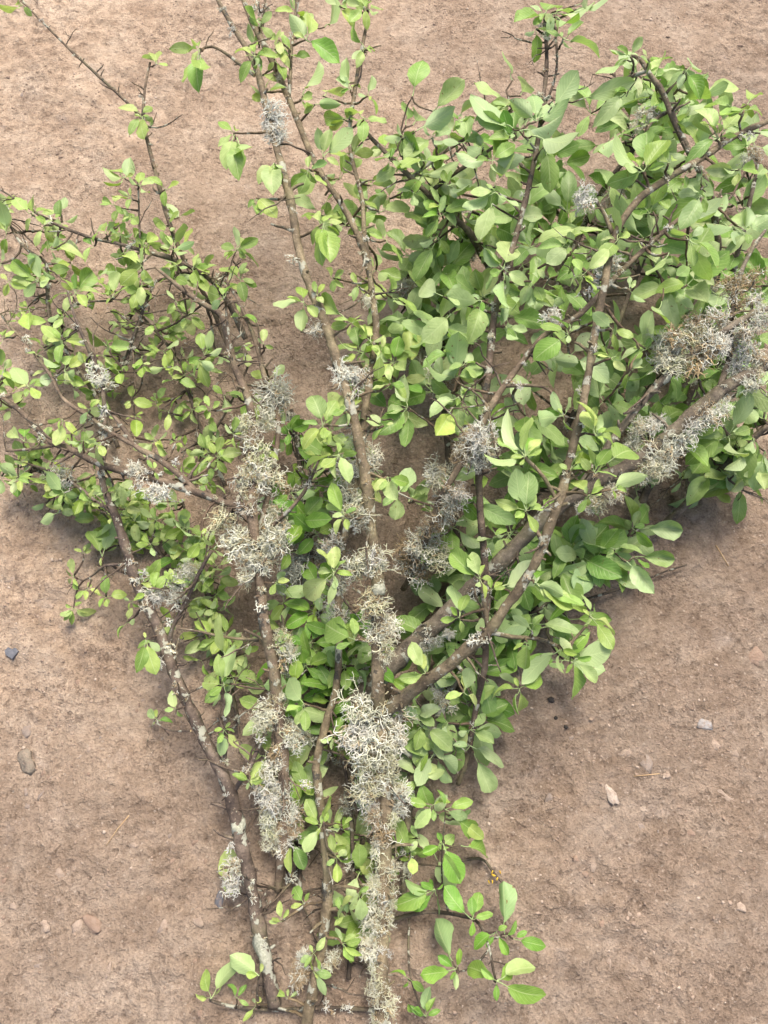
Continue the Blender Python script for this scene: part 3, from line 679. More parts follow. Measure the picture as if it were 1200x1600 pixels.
branch('G', 'cut_branch', 'thickest grey-brown log with a pale sawn end and splitting far limbs', [
 '538,1107,5,35;570,1082,7,38;610,1042,9,38;650,1002,11,37;700,960,13,36;740,920,15,34;790,870,17,31;850,810,20,29;920,760,23,29;990,722,26,28;1050,677,29,28;1100,632,31,27;1145,598,32,24;1190,575,33,20;1250,555,34,16',
 '900,775,22,17;940,715,26,17;970,670,28,17;1015,615,31,16;1060,572,33,16;1100,540,35,14;1160,500,36,13;1220,475,37,12', '1120,618,31,13;1140,560,32,12;1142,510,34,11;1150,450,36,10;1170,400,37,8;1195,360,37,6'], (0.98, 0.97, 0.95), leafcol=1)
branch('H', 'cut_branch', 'upright dark stem whose top shoot rises above broad silvery leaves', [
 '716,1225,2,9;728,1190,5,10;740,1120,9,11;757,1035,14,13;758,960,16,15;757,880,18,15;750,800,21,15;748,740,23,15;755,640,27,17;762,580,29,17;770,500,31,15;785,430,33,13;800,390,34,11;815,335,35,11;828,280,36,11;840,225,37,10;848,170,38,9;855,100,39,8;852,30,40,6', '848,172,38,6;867,120,39,5;868,60,40,5;862,22,41,4'], (0.85, 0.75, 0.72), leafcol=1)
branch('K', 'cut_branch', 'thin arching branch of long narrow leaves beside the silvery leaf whorl', [
 '790,480,3,13;770,430,10,13;740,375,20,13;730,360,22,13;685,320,27,12;645,280,30,10;610,245,32,9;575,210,33,8;560,195,34,6', '672,300,28,8;710,270,31,8;750,245,33,7;803,208,36,5', '640,280,30,7;690,240,31,7;730,215,32,6;770,190,33,5', '632,265,31,6;630,235,33,5;628,218,34,4'], (1.0, 0.92, 0.86), leafcol=1)
branch('I', 'cut_branch', 'pale slender branch slanting under the forked limb from matted lichen', [
 '630,920,3,12;650,880,10,12;670,830,18,13;690,770,24,13;705,750,26,13;735,700,29,14;765,640,32,14;790,600,33,13;820,560,34,12;855,520,36,12;900,495,37,12;935,462,38,11;960,435,38,11;1000,395,39,10;1045,355,40,9;1092,318,40,7', '790,603,33,8;830,602,34,7;860,610,35,6;880,650,36,5'], (1.2, 1.08, 0.95), leafcol=1)
branch('J', 'cut_branch', 'bent brown branch hooking over at its tip above the arching limb', [
 '1130,500,3,14;1122,385,18,14;1115,330,24,14;1100,280,30,14;1075,235,33,13;1055,195,35,12;1035,145,37,11;1015,115,38,9;1000,92,38,7;985,87,38,5', '1040,148,36,7;1055,130,37,6;1072,110,38,5', '1014,110,38,7;985,120,37,7;962,132,36,6', '1048,172,35,8;1020,190,34,7;1005,215,34,6'], (1.05, 0.98, 0.9), leafcol=1)
branch('D', 'cut_branch', 'tall central branch clothed in shaggy lichen below, forking into a long arching limb', [
 '594,1700,2,27;595,1600,3,27;597,1500,5,26;600,1400,7,26;603,1300,9,26;600,1200,12,27;592,1110,15,27;589,1050,18,24;590,980,21,24;590,900,24,24;582,830,26,23;575,770,28,22;566,720,29,22;555,660,30,21;541,610,31,20;525,560,32,20;510,510,32,20;495,470,33,19;478,430,33,18;465,380,34,17;453,310,35,16;441,260,35,15;428,215,35,14;412,150,36,13;403,110,36,12;385,75,36,11;362,40,36,10;340,0,36,8;325,-35,36,6',
 '596,1122,14,26;625,1095,16,26;660,1068,19,25;700,1040,22,24;740,1005,25,25;765,985,27,22;790,950,29,21;815,915,31,21;840,870,33,20;860,820,35,20;875,780,36,19;885,740,37,18;900,680,39,17;912,620,40,16;925,550,41,16;935,490,42,16;945,440,43,15;955,390,43,15;970,350,44,14;1000,310,44,14;1050,275,45,13;1100,245,45,12;1150,212,45,11;1200,190,45,10;1240,175,45,8',
 '397,118,36,7;372,98,36,7;352,82,36,6;332,72,35,5;314,77,34,4', '590,893,24,8;560,893,25,7;527,893,26,5', '958,365,43,10;945,335,44,8;929,310,45,8', '765,987,27,12;800,995,26,9;840,998,25,8;880,1010,24,7;905,990,24,6;925,965,24,5', '762,980,27,10;757,940,29,9;750,905,31,7', '873,788,36,9;850,745,38,8;820,714,39,7', '848,848,34,9;835,822,35,8;822,798,36,6'], (1.22, 1.15, 0.95), leafcol=0)
branch('R', 'cut_branch', 'bare grey limb resting on open soil under drooping leaves', [
 '1000,852,1.5,14;1055,805,2.5,16;1090,770,5,16;1125,735,9,15;1160,700,13,13;1200,665,17,12', '1125,738,9,5;1160,765,8,4;1195,780,7,4', '1078,782,4,8;1074,760,5,7;1073,740,6,6'], (0.95, 0.9, 0.88), leafcol=1)
branch('P', 'cut_branch', 'leafy shoot with fresh glossy green leaves spread on soil beside the lichened base', [
 '616,1436,2,8;670,1425,3,8;720,1430,5,7;748,1440,7,6;765,1480,9,6;772,1520,10,5;776,1533,11,4', '700,1428,4,5;690,1380,5,4;690,1320,6,3.5;695,1265,7,3', '765,1482,9,4;740,1510,9,4;715,1518,9,3', '640,1436,2,5;640,1520,3,5;662,1588,4,4'], DARK, spurs=0.6, leafcol=2)
branch('O', 'twig', 'thin crooked stick lying across the cut ends of two branches', [
 '327,1563,2.5,6;360,1573,1,7;430,1578,.8,8;500,1575,.8,8;560,1577,1,9;592,1580,1.4,8', '405,1575,1,6;402,1550,2.5,5;404,1530,4,4'], (0.7, 0.66, 0.64), leafcol=0)
branch('V', 'twig', 'dark thin twig with yellow flecks lying on soil above the glossy leaves', ['690,1352,.8,5;750,1342,.9,6;770,1362,.9,5;792,1388,.7,4'], DARK)
branch('X', 'twig', 'thin bare dark twig sticking out onto open soil below the drooping leaves', ['1074,882,.7,3;1040,893,.8,3.5;1005,907,1,4;950,925,1.5,5;900,940,2,5'], DARK)

clusters('M', '''50,335: 22,316 55,308 78,322 38,358 72,350
68,355: 50,380 78,378
80,390: 122,385 62,378 92,370 85,405
195,278@20: 172,250 168,280 175,298 205,258
217,290: 200,283 240,285 232,310 218,272
205,308: 175,310 188,300 200,325
178,320: 160,312 184,300 190,330
205,338: 185,325 218,352 195,345
165,365: 158,345 153,362 178,345
188,368: 195,348 207,370 176,380
225,385: 252,378 213,372 247,362 235,398
270,390: 277,352 302,382 248,362 252,382 292,402
222,415: 194,398 192,442 227,442 214,402
222,440: 219,472 234,442
275,415: 246,415 264,437 292,422
300,420: 310,400 325,412 312,440''', thick=.0013)
clusters('N', '''10,365: 0,338 26,340 3,397 5,318
60,440: 12,440 22,410 34,430 62,402 38,458
118,458: 108,428 138,425 147,447 72,460 95,478 117,428 135,470
175,465: 165,428 157,450 197,445 187,428 165,472
45,482: 45,515 30,470
100,495: 73,495 110,470 85,515
35,500: 18,478 62,500 45,468 10,505
100,540: 66,505 82,522 120,515
60,400: 75,385 40,410 50,420
15,440: 0,430 5,460 30,450''', thick=.0013)
clusters('B', '''100,580: 108,545 132,555 127,592 90,602 132,602
60,555: 94,572 40,545
45,605: 22,578 72,590 62,614 28,632 18,600
5,580: -5,545 17,560 20,602
5,530: 0,505 20,515 -8,550
98,655: 75,652 93,698 120,676
38,690: 4,664 38,658 57,686
130,688: 107,696 122,707
150,690: 167,712 155,728 138,680
140,640: 152,622 123,662
80,720: 102,715 68,732 95,728
240,735: 230,718 247,748
275,690: 260,690 282,706 270,678
320,555: 308,522 325,533 347,550 335,518 298,570
310,562: 300,582 332,576 322,602
380,540: 363,546 392,534
412,538: 410,513 425,545
315,840: 271,831 298,872 327,852 322,824
350,465: 328,480 345,438 362,438 318,455
275,470: 260,455 290,490 262,488
330,640: 318,620 345,628 322,655
365,680: 352,668 378,672 362,695
415,705: 405,720 432,712
500,715: 475,712 508,702
430,910: 452,905 462,925 445,890
435,1010: 452,990 450,1020 442,985''', thick=.0015)
clusters('U5', '''370,390@16: 345,380 356,407 375,358 402,370 390,362 350,402 387,402 407,405
375,435@17: 348,408 357,425 385,408 397,440 381,462 402,447
222,570: 210,575 233,580 225,592
205,625: 231,631 215,608 198,640
212,650: 216,682 196,652
185,580: 202,573 191,602 175,565
165,540: 140,515 182,524 203,542 165,562 187,547
290,700: 275,695 300,712 287,680
340,690: 325,680 355,690 340,672
350,720: 338,735 362,712
300,640: 285,630 318,640 298,660''', thick=.0012)
clusters('L', '''222,182: 200,198 210,178 232,178 218,210 238,190
232,200: 240,185 228,215
245,100: 242,75 262,100 232,82
35,8: 12,25 45,22 20,-5
285,385: 300,360 270,372 305,395
280,340@12: 300,325 265,330''', thick=.0013)
clusters('A', '''115,902: 100,892 110,872 103,912 122,922
135,920: 157,925 145,908 120,937
115,950@2: 100,945 95,967 137,967 125,938 147,962 110,977
160,870@5: 150,830 165,812 143,824 177,814
130,865@3: 118,855 140,848
205,940: 193,934 227,929 197,952 216,952
228,1000: 252,1017 240,1052 220,1042 226,988
240,925: 224,903 246,898 262,900
268,910: 255,893 277,893 284,907
350,1070: 334,1027 356,1018 322,1094 363,1117 313,1065
352,1030: 350,998 330,965
350,1140: 333,1167 367,1138 343,1182 372,1167 360,1128 336,1138
245,1125@3: 228,1108 243,1106 231,1138 257,1126
275,1108: 264,1088 284,1122 258,1108
390,1220: 370,1215 405,1212 385,1232 410,1225
235,850: 220,835 250,840 240,870
375,1395@3: 345,1330
100,770: 90,783 112,792 74,745
140,785: 124,770 140,803 152,791
25,748: 20,772 42,750 52,740 8,738
165,770: 180,760 150,775''', thick=.0013)
clusters('C', '''502,1290: 475,1253 476,1277 511,1243 474,1333 512,1270
525,1340: 514,1304 552,1352 529,1378 542,1328
535,1290: 552,1280 524,1279 519,1302
475,1412: 456,1384 454,1417 484,1395
440,1440: 434,1410 421,1442 452,1420
490,1490: 468,1502 484,1478 477,1512
490,1518: 511,1554 500,1532 484,1503
535,1475: 552,1458 545,1502 563,1503 529,1448
540,1430: 529,1404 519,1442
560,1395: 517,1426 571,1442 549,1427
478,62: 475,25 535,24 528,80 497,18 462,35
530,10: 552,32 505,-5 548,-8
470,155: 499,96 481,172 486,144
492,163: 529,124 522,160 477,169
435,62: 438,78 419,52 443,48
430,95: 448,113 418,108
548,140: 531,104 559,124 524,121
575,150: 581,118 594,172 559,150
570,185: 544,165 603,186 566,207
505,245: 512,200 552,204 527,252 496,205
570,75: 544,40 548,92 587,72 560,97
545,185: 498,186 509,202 540,164
482,265: 454,292 510,292 481,243 512,255 491,288 474,298
575,15: 598,5 560,-5 590,25
580,535: 554,508 575,493 561,547 603,530 591,553
560,447: 544,462 549,428
520,435: 509,418 532,430 519,452
595,550: 590,593 602,523 613,562
450,1560@3: 429,1545 466,1553 450,1546
525,1150: 531,1123 499,1156 515,1168
475,1100: 443,1063 449,1116 481,1142 465,1132
400,1570@2: 394,1558 409,1556''')
clusters('O', '''330,1560: 312,1518 360,1498 306,1557 349,1544
370,1560: 359,1533 384,1537
405,1525: 363,1488 384,1521 411,1503''', thick=.0012)
clusters('D', '''475,473: 427,467 468,438 470,517 497,497
495,462: 508,444 488,440
505,350: 482,327 532,340 523,407 491,402 479,375 500,382 532,365 511,328
550,505: 515,511 541,522 561,488 501,468
312,77: 305,53 299,92 268,72 303,127 316,117 293,132
398,88: 369,65 395,58 432,80 374,121 404,106
367,208: 340,187 339,226 350,246 368,263 386,256 373,279 373,194
428,255: 404,276 420,292 436,286 442,264
400,310: 394,337 411,337 427,326 388,320
522,895: 469,936 494,889 520,853 537,869 518,947 526,922 505,853
555,1000: 496,975 540,958 554,964 527,1016
505,665@32: 472,655 490,612 522,620 500,690 470,690 515,690
530,710@31: 473,715 515,738 545,740 525,690 505,735
538,805@29: 510,780 515,758 553,790 520,830 545,830
540,640@31: 525,605 560,612 548,665
610,600@31: 580,605 628,598 605,570 640,615
600,665@30: 580,685 615,660 570,660
605,745@29: 580,762 640,755 612,780
820,714: 758,726 773,689 812,653 843,680 847,701 835,673 777,669 815,728
822,798: 776,785 795,738 825,738 837,832 853,790 841,773 804,812
750,905: 698,864 735,862 753,880 746,922 768,900
718,965@29: 688,971 726,924 714,914 723,988
768,922: 838,899 785,905
835,910: 883,925 872,937 850,878 893,950 908,946
830,985: 814,948 832,998 846,958 808,960
822,1002: 823,1048 804,1017
875,1015: 812,1052 870,1050
923,963: 892,938 962,1012 967,986 936,943 920,928
898,1030: 900,1092 932,1067 880,998 943,1020 884,1052
812,1075@22: 821,1122 763,1074 853,1060 790,1048 799,1112
725,1082: 741,1043 755,1102 699,1086 710,1087 725,1053
665,1052: 640,1008 628,1066 655,1018 671,1040
890,735@38: 930,690 915,725 905,700
928,738: 995,688 932,688 962,732 950,700
930,680: 925,623 912,638 967,665 941,653 970,687
918,775: 952,754 905,802 900,738 921,792
955,765: 992,739 988,762 966,777
910,430: 900,398 955,388 905,462 934,450 888,440
965,375: 972,333 980,360 945,395
957,515: 989,523 930,490 962,545
955,560: 930,533 982,550 934,545 971,577
1005,268: 948,239 1012,210 1037,214 984,233 958,287 973,265
1045,255: 1029,213 1062,240 1051,277
1162,172: 1098,149 1187,129 1197,168 1123,185 1141,188 1172,170
1122,215: 1098,158 1076,200 1152,180 1079,236 1115,188
1155,265: 1183,260 1150,292 1128,270 1108,265''', under=.12)
clusters('Q', '''660,1130: 643,1098 677,1120 650,1172 666,1142
675,1258: 639,1255 655,1292 702,1245
655,1310: 619,1298 640,1293 624,1327
650,1260: 640,1240 665,1230''')
clusters('H', '''735,1140: 709,1172 714,1150 787,1140 772,1162 761,1113
735,1165: 794,1190 765,1232 699,1202 709,1175
850,22: 807,31 831,4 835,37 868,-8
862,22: 902,4 922,27 932,-3 963,4 877,42 902,52 859,42
880,60: 942,73 886,82 875,48 912,40
838,45: 842,94 820,60
850,230: 873,264 868,283 845,242
787,420: 759,398 764,432 785,488 796,462 759,383 801,363 822,440 754,442
775,300: 735,298 755,358 810,328 727,332 790,322 760,285
753,470: 703,469 724,497 735,458 740,523 756,482
697,465: 646,442 724,448
710,485: 668,530 704,502
790,510: 824,515 806,542 780,480
725,570: 699,558 736,548 689,592 752,558 741,592
708,548: 660,559 699,538
717,620: 668,641 715,670 736,603 679,687 742,662 747,640
720,690: 706,684 735,714
830,440: 832,483 852,470 815,470
770,840: 790,820 745,850 765,870
700,1130: 680,1110 690,1150''')
clusters('H', '''862,168@42: 968,138 900,128
812,205@41: 894,198 906,240 862,150 742,177
838,190@41: 800,152 880,172 835,140''', under=0.9, maxlen=0.105, thick=.0014)
clusters('K', under=.4, text='''632,215: 657,84 726,126 706,174 616,199 640,148 667,163 603,222
808,160@36: 738,138 790,76 760,161 830,117 770,167 743,182
803,208: 742,176 800,173 780,215 770,195
735,245: 727,188 745,262
720,190: 725,158 708,200 742,182
675,215: 638,236 660,198 702,204 691,232
755,230: 744,214 760,253
685,370: 637,318 650,333 628,381 650,432 702,396 665,328 655,381 691,402
610,250: 590,235 600,270 630,262
700,290: 742,284 731,302 712,310 690,268
645,300: 625,290 650,325 668,310''')
clusters('I', '''888,522: 849,499 878,486 836,557 905,505
890,385@40: 843,379 859,407 902,422 870,368
880,650: 829,655 862,618 886,677 870,640 897,624
840,420@37: 846,398 829,442
860,560: 892,560 870,577 903,571
1077,375: 1132,401 1086,414 1108,444 1061,349 1092,369
1045,395: 1021,432 1063,416
1043,443@34: 993,460 1020,512 1041,497 1077,486 1061,450
985,455: 1004,477 991,438
1008,545@34: 1002,503 974,545 985,562 1021,534
1095,305: 1043,341 1106,332 1076,347 1059,299
985,580@34: 1006,564 969,602
637,637@22: 596,682 625,598 640,700 598,622 604,646
622,770@22: 599,748 647,744 620,812 600,791 641,760
638,785@20: 671,744 676,777 651,749''')
clusters('J', '''985,88: 954,74 931,123 964,101
1012,92: 1016,112 1005,75
1072,110: 1099,87 1096,142 1044,125 1060,131 1039,104
985,140: 943,176 954,140 960,146
1010,195: 964,206 934,226 1000,179
1165,362@30: 1106,340 1197,345 1150,318 1171,345 1145,387 1171,323 1134,381
1090,290: 1110,310 1070,300 1095,265
1110,340: 1130,325 1090,345''', under=.4)
clusters('R', '''1115,695: 1079,747 1069,700 1121,727 1147,710
1178,685: 1137,747 1150,741 1170,712 1191,722 1150,668
1195,705: 1178,768 1202,747
1065,750: 1054,772 1071,734
1170,640: 1164,652 1192,608 1203,660 1154,629
1185,730: 1195,765 1165,745''', under=.4)
clusters('U8', '''988,826@14: 1064,824 1026,788 1000,798 1021,852 979,810
960,858@14: 1024,923 986,848 908,850 1001,850
992,870@14: 1052,870 1015,890
945,880@12: 904,838 911,882 940,912
905,900@12: 880,885 930,890 915,930''')
clusters('P', '''713,1515@9: 677,1434 655,1526 684,1493 712,1543
776,1533: 847,1572 724,1499 776,1562 809,1511 832,1497 750,1515
789,1465@8: 785,1380
802,1467@8: 852,1479 822,1455
775,1456: 737,1477 760,1480 795,1490
738,1437: 689,1391 738,1403 752,1389 771,1425
680,1390: 669,1373 649,1427 690,1432 627,1390 619,1417
665,1588: 644,1580 684,1580 665,1543 639,1565
640,1530@5: 614,1508 632,1545
695,1265: 737,1249 731,1280 756,1312 690,1233
692,1318: 661,1336 706,1377 777,1327 721,1382
720,1280@6: 754,1312 735,1265''', thick=.0013, under=.15)

LEN_S, LEN_M, LEN_L = (0.022, 0.042), (0.032, 0.058), (0.045, 0.078)
fill('U1', 42, 50, LEN_L, (-0.06, 0.06), (660, 200, 1200, 1150))
fill('U2', 34, 36, LEN_L, (-0.05, 0.06), (610, 240, 800, 820), smin=.25)
fill('U3', 34, 55, LEN_L, (-0.10, -0.01), (930, 170, 1210, 780), smin=.2)
fill('U9', 38, 45, LEN_L, (-0.05, 0.06), (700, 100, 1200, 480), smin=.15)
fill('U8', 30, 32, LEN_L, (-0.03, 0.04), (640, 800, 1000, 1120))
fill('U4', 34, 30, LEN_S, (-0.03, 0.03), (200, 760, 430, 1150))
fill('U5', 32, 42, LEN_S, (-0.03, 0.04), (160, 380, 440, 780))
fill('U6', 44, 42, LEN_M, (-0.03, 0.06), (430, 640, 640, 1200))
fill('U7', 40, 22, LEN_S, (-0.03, 0.025), (0, 690, 330, 900))
fill('A', 18, 28, LEN_S, (-0.08, -0.02), (70, 440, 320, 1060), seed=2, smin=.2)
fill('B', 18, 36, LEN_S, (-0.10, -0.02), (-10, 430, 450, 800), seed=3, smin=.3)
fill('N', 24, 28, LEN_S, (-0.07, 0.0), (-10, 310, 210, 680), seed=4)
fill('M', 16, 16, LEN_S, (-0.06, 0.0), (-10, 290, 400, 480), seed=5)
fill('T', 10, 22, LEN_S, (-0.04, 0.01), seed=6)
fill('G', 24, 50, LEN_L, (-0.18, -0.07), (860, 440, 1210, 780), seed=7, smin=.4)
fill('H', 18, 38, LEN_L, (-0.14, -0.03), (640, 240, 900, 1180), seed=8)
fill('I', 22, 36, LEN_L, (-0.14, -0.03), (640, 290, 1120, 840), seed=9)
fill('J', 18, 40, LEN_L, (-0.14, -0.03), (900, 110, 1200, 420), seed=10, smin=.2)
fill('K', 14, 32, LEN_M, (-0.14, -0.02), (600, 180, 860, 420), seed=11, smin=.15)
fill('C', 24, 30, LEN_M, (-0.10, 0.0), (450, 230, 640, 760), seed=12, smin=.3)
fill('C', 14, 20, LEN_S, (-0.03, 0.02), (330, 0, 620, 250), seed=17, smin=.3)
fill('L', 3, 10, LEN_S, (-0.03, 0.02), (180, 90, 330, 420), seed=18)
fill('K', 12, 22, (0.03, 0.06), (-0.02, 0.03), (600, 140, 830, 340), seed=19)
fill('R', 14, 30, LEN_L, (-0.04, 0.02), (1080, 590, 1210, 760), seed=13, smin=.3)
fill('U10', 16, 26, LEN_M, (-0.02, 0.02), (500, 1020, 680, 1520), seed=15)
fill('U11', 18, 26, LEN_M, (-0.02, 0.02), (380, 940, 520, 1420), seed=16)
fill('Q', 12, 24, LEN_M, (-0.03, 0.02), (640, 1020, 760, 1290), seed=14)

for i_, (k_, n_) in enumerate((('A', 34), ('B', 46), ('C', 24), ('D', 24), ('H', 12), ('I', 14), ('K', 6), ('J', 5), ('L', 4), ('M', 12), ('N', 10), ('U4', 16), ('U5', 22), ('U6', 22), ('U7', 12), ('U10', 16), ('U11', 16), ('T', 10), ('Q', 10), ('G', 14), ('R', 8))): bare(k_, n_, seed=i_)
lichen('D', '427,188,26,w 430,212,22,w 457,405,11,w 493,515,19,w 540,585,26,w 560,592,22,w 555,800,28,g 572,880,33,g 580,945,34,g 592,990,30,g 606,975,22,w 565,1110,34,g 600,1112,32,g 555,1150,34,w 590,1150,36,g 620,1150,22,w 560,1190,32,g 598,1195,30,g 575,1235,32,g 550,1245,22,w 624,1240,22,w 622,1265,18,w 585,1275,26,b 600,1300,24,b 592,1330,20,g 600,1365,25,g 588,1395,24,g 608,1405,22,g 580,1435,30,w 600,1445,22,g 575,1478,26,w 595,1490,24,w 588,1525,18,g 585,1550,22,g 605,1575,22,g 590,1595,20,g 740,1000,12,w 752,995,12,w 760,1002,8,w 905,310,20,w 915,320,14,w 1160,210,9,w 1175,215,10,w')
lichen('B', '415,660,18,g 400,735,32,g 385,750,26,g 425,745,28,g 345,815,28,g 365,840,32,g 400,860,30,g 435,835,30,g 425,805,24,g 395,880,28,g 352,860,24,g 385,900,20,g 430,610,30,w 440,625,26,g 420,640,24,w 300,690,8,w 215,735,18,w 230,740,14,w 240,770,20,w 212,762,13,w 258,772,14,w 185,712,8,w 410,950,12,w 420,1115,28,g 410,1130,20,g 455,1140,22,w 462,1155,18,w 432,1190,20,w 415,1245,30,w 440,1238,24,w 402,1258,22,w 425,1275,24,g 408,1290,20,g 440,1295,16,b 462,1275,16,b 410,1315,16,g 440,1335,12,w 445,1015,18,g 462,990,20,g 470,1005,18,g 440,1035,14,b')
lichen('A', '250,930,20,w 268,925,20,w 280,898,22,g 295,890,16,g 155,590,20,w 145,572,13,w 170,602,13,w 163,640,12,w 165,675,10,w 163,690,9,w 98,745,20,w 110,748,14,w 243,1038,11,w 362,1372,22,w 352,1385,14,w 372,1352,16,w 345,1325,9,w 212,905,10,w 205,880,8,w')
r_ = random.Random(12)
def sleeve(key, pts, step, size, tones):             # lichen running on along the wood between the big tufts
    out = []
    for (x0, y0), (x1, y1) in zip(pts, pts[1:]):
        m = max(1, int(math.hypot(x1-x0, y1-y0)/step))
        for q in range(m): t = (q+r_.random())/m; out.append('%.0f,%.0f,%.0f,%s' % (x0+(x1-x0)*t+r_.gauss(0, 9), y0+(y1-y0)*t+r_.gauss(0, 5), r_.uniform(*size), r_.choice(tones)))
    lichen(key, ' '.join(out))
sleeve('D', [(592, 1120), (602, 1290), (600, 1400), (590, 1500), (593, 1600)], 20, (14, 22), 'gggwb')
sleeve('D', [(575, 790), (590, 1040)], 36, (14, 24), 'ggwd')
sleeve('B', [(395, 640), (395, 780), (403, 900)], 27, (14, 24), 'ggwwb')
sleeve('B', [(437, 1100), (443, 1330)], 24, (12, 20), 'gwb')
sleeve('A', [(200, 870), (260, 1010)], 22, (8, 15), 'ww')
sleeve('G', [(620, 1030), (780, 880)], 30, (9, 17), 'dwg')
sleeve('C', [(565, 690), (540, 840), (530, 980)], 28, (14, 24), 'dgw')
sleeve('I', [(650, 880), (760, 650)], 30, (14, 22), 'dgwb')
lichen('M', '80,345,9,w 75,347,7,w 205,384,9,w 340,437,13,w 335,445,8,w')
lichen('C', '440,1505,22,b 430,1490,16,w 450,1525,20,b 520,1500,16,g 518,1515,12,g 400,10,12,w 405,18,9,w 578,470,16,w 560,690,22,d 540,730,24,d 550,770,26,g 575,720,20,w 480,1225,12,w')
lichen('U6', '470,770,26,d 450,765,22,b 465,840,26,d 480,880,34,d 450,890,30,d 470,1040,18,g 480,1025,16,g 495,1110,18,b 500,1130,14,b 545,1020,16,d 530,950,14,w 550,860,26,d')
lichen('I', '640,855,30,b 665,850,28,g 690,865,26,g 655,885,28,b 635,880,22,b 700,790,28,d 715,770,24,w 690,815,22,b 740,690,28,w 755,680,26,w 730,705,22,b 775,705,22,g 780,740,22,d 635,700,26,g 625,715,20,g 870,340,22,w 885,335,14,w 850,362,14,w 835,375,14,w 820,390,16,w 805,405,14,w')
lichen('U2', '620,590,26,g 640,580,22,b 650,600,20,d 735,400,22,d 745,385,24,d 630,455,18,d 640,445,16,g 700,320,16,d 690,590,20,d')
lichen('G', '1030,540,34,g 1060,530,38,b 1085,500,36,b 1060,565,34,g 1100,555,34,b 1045,560,30,g 1090,530,34,g 1130,500,34,w 1145,535,36,w 1120,535,30,w 1165,520,30,w 1175,555,28,w 1150,575,26,w 1185,500,28,w 1150,465,28,b 1170,440,26,b 1140,440,26,b 1180,470,24,w 1020,720,30,g 1040,705,32,w 1005,740,30,g 1035,735,26,g 1060,690,28,w 1085,665,28,w 1110,655,28,w 1135,645,20,w 1000,668,24,w 1020,660,22,w 1105,640,24,b 990,690,20,g 960,770,26,g 935,790,24,g 925,812,20,w 945,785,20,g 1185,580,22,g 1175,600,18,w 1190,560,20,b 680,1000,20,d 665,1010,18,d 700,990,16,w 560,1060,10,w')
lichen('J', '1000,175,18,w 995,195,16,w 1005,160,12,d')
lichen('U9', '990,330,26,d 1010,310,22,d 930,330,18,d')
lichen('U3', '1020,430,22,d 1010,450,20,d 1060,470,20,d 1180,240,20,b 1165,250,16,w')
lichen('U8', '945,940,18,g 960,930,14,g 830,1010,16,d 815,1030,14,b')
lichen('U11', '470,1330,14,g 465,1215,18,d 455,1060,20,d 430,1200,16,b 480,1150,18,d 440,1370,12,w')
lichen('U10', '540,1260,16,d 548,1350,12,w 530,1170,16,b 640,1330,14,d')
lichen('Q', '690,1090,16,g 700,1105,14,g 680,1075,16,d 640,1320,10,w')
lichen('O', '510,1572,9,w 520,1580,8,b 545,1578,8,w 535,1574,7,w')
lichen('T', '200,560,7,w 205,545,7,w 225,480,8,d 195,565,8,w')
lichen('H', '852,50,12,w 850,40,10,d 857,62,9,w 850,155,10,d 845,148,9,w')
dust('A', 46, 0.05, 0.75); dust('B', 40, 0.0, 0.8); dust('D', 34, 0.1, 0.9); dust('C', 26, 0, 0.9); dust('N', 16); dust('T', 14, size=(3, 6))
dust('G', 22, 0.1, 1); dust('L', 16, 0, 1, (2.5, 4)); dust('U6', 24, 0, 1, (5, 12)); dust('H', 22); dust('I', 16); dust('Q', 14); dust('J', 14, size=(3, 6)); dust('U7', 16)

crust('A', '408,1480,58 372,1290,20 222,935,18')
crust('Q', '672,1150,30 692,1106,26 636,1176,22 795,926,36')
crust('G', '1037,592,16 1022,608,12')
crust('D', '590,915,18 745,1003,26')
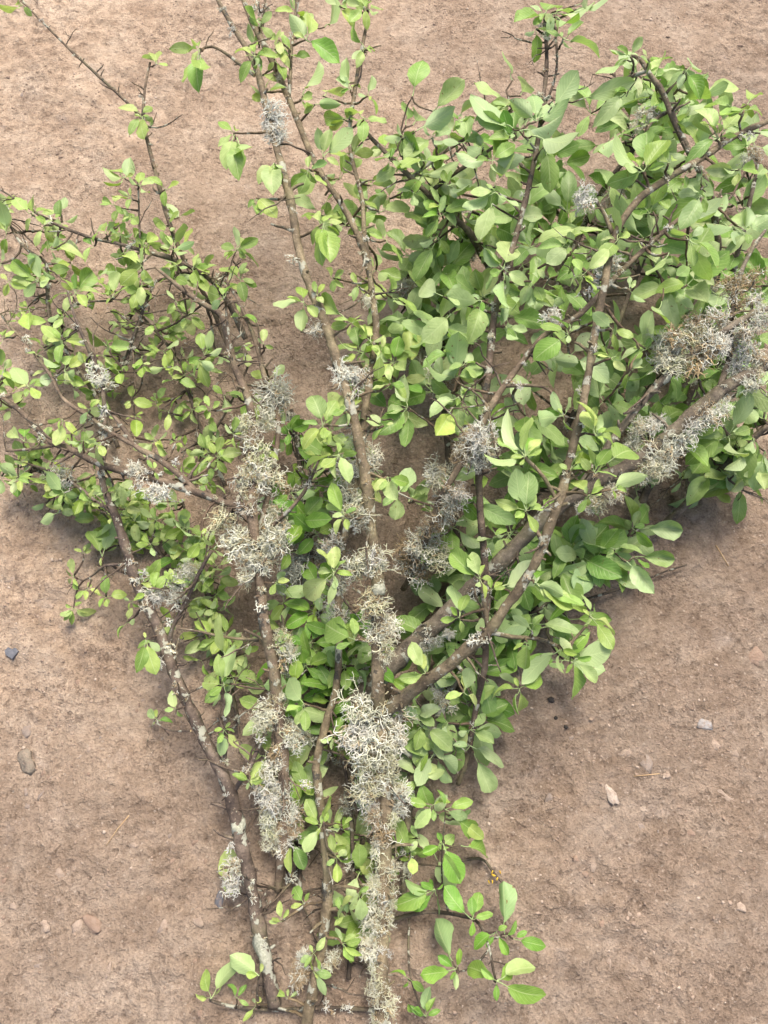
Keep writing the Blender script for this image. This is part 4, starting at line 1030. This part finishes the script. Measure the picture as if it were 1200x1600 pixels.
# ------------------------------------------------------------------ small litter on the soil
def rod(name, label, cat, pts, wpx, mat):
    ps = []
    for x, y in pts:
        p = on_ground(x, y); p.z += 0.0012; ps.append(p)
    s = px_size(ps[0]); mb = MB(); mb.tube(ps, [wpx*s/2]*len(ps), 5, cap0=0, cap1=0, knob=.1)
    o = add(name, mb.mesh(name, [mat], origin=ps[0]), None, ps[0]); tag(o, label, cat); return o
rod('straw', 'thin dry straw lying slantwise on pale open soil', 'straw', [(202, 1274), (184, 1295), (166, 1322)], 1.8, STRAW)
rod('straw', 'short dry straw on brown soil near the long oval pebble', 'straw', [(990, 1213), (1010, 1211), (1030, 1209)], 1.8, STRAW)
rod('straw', 'curved reddish straw on soil below the bare grey limb', 'straw', [(1118, 852), (1128, 868), (1138, 885)], 2.0, STRAW)
def crumb(px, py, w, label, mat, name='crumb', cat='crumb'):
    import bmesh
    p = on_ground(px, py); s = px_size(p)*w/2; bm = bmesh.new(); bmesh.ops.create_icosphere(bm, subdivisions=2, radius=1)
    for v in bm.verts:
        v.co *= 1+0.6*noise.noise(v.co*1.7+Vector((px, py, 0))); v.co.z *= 0.6; v.co *= s
    me = bpy.data.meshes.new(name); bm.to_mesh(me); bm.free(); me.materials.append(mat)
    o = add(name, me, None, (p.x, p.y, p.z+s*0.25)); tag(o, label, cat, 'black crumbs on the soil' if mat is CHAR else None)
crumb(861, 1094, 10, 'largest black crumb on soil under the drooping leaf tips', CHAR)
crumb(868, 1122, 6, 'tiny black crumb lying between two larger black crumbs', CHAR)
crumb(884, 1136, 7, 'middle-sized black crumb on open soil farthest from the leaves', CHAR)
def moss():
    B = BR['V']; r = random.Random(4); mb = MB()
    for i in range(7):
        p = at(772+r.gauss(0, 5), 1366+r.gauss(0, 7), 0.016); d = Vector((r.gauss(0, 1), r.gauss(0, 1), r.uniform(0, .6))).normalized()*0.005
        mb.tube([p, p+d*.5, p+d], [.0013, .0012, .0008], 4, cap0=0, cap1=0)
    add('lichen_tuft', mb.mesh('lichen_tuft', [YELL], origin=B.org), B.root)
moss()
print('LEAVES', {k: b.nleaf for k, b in BR.items()}, sum(b.nleaf for b in BR.values()), len(bpy.data.objects))
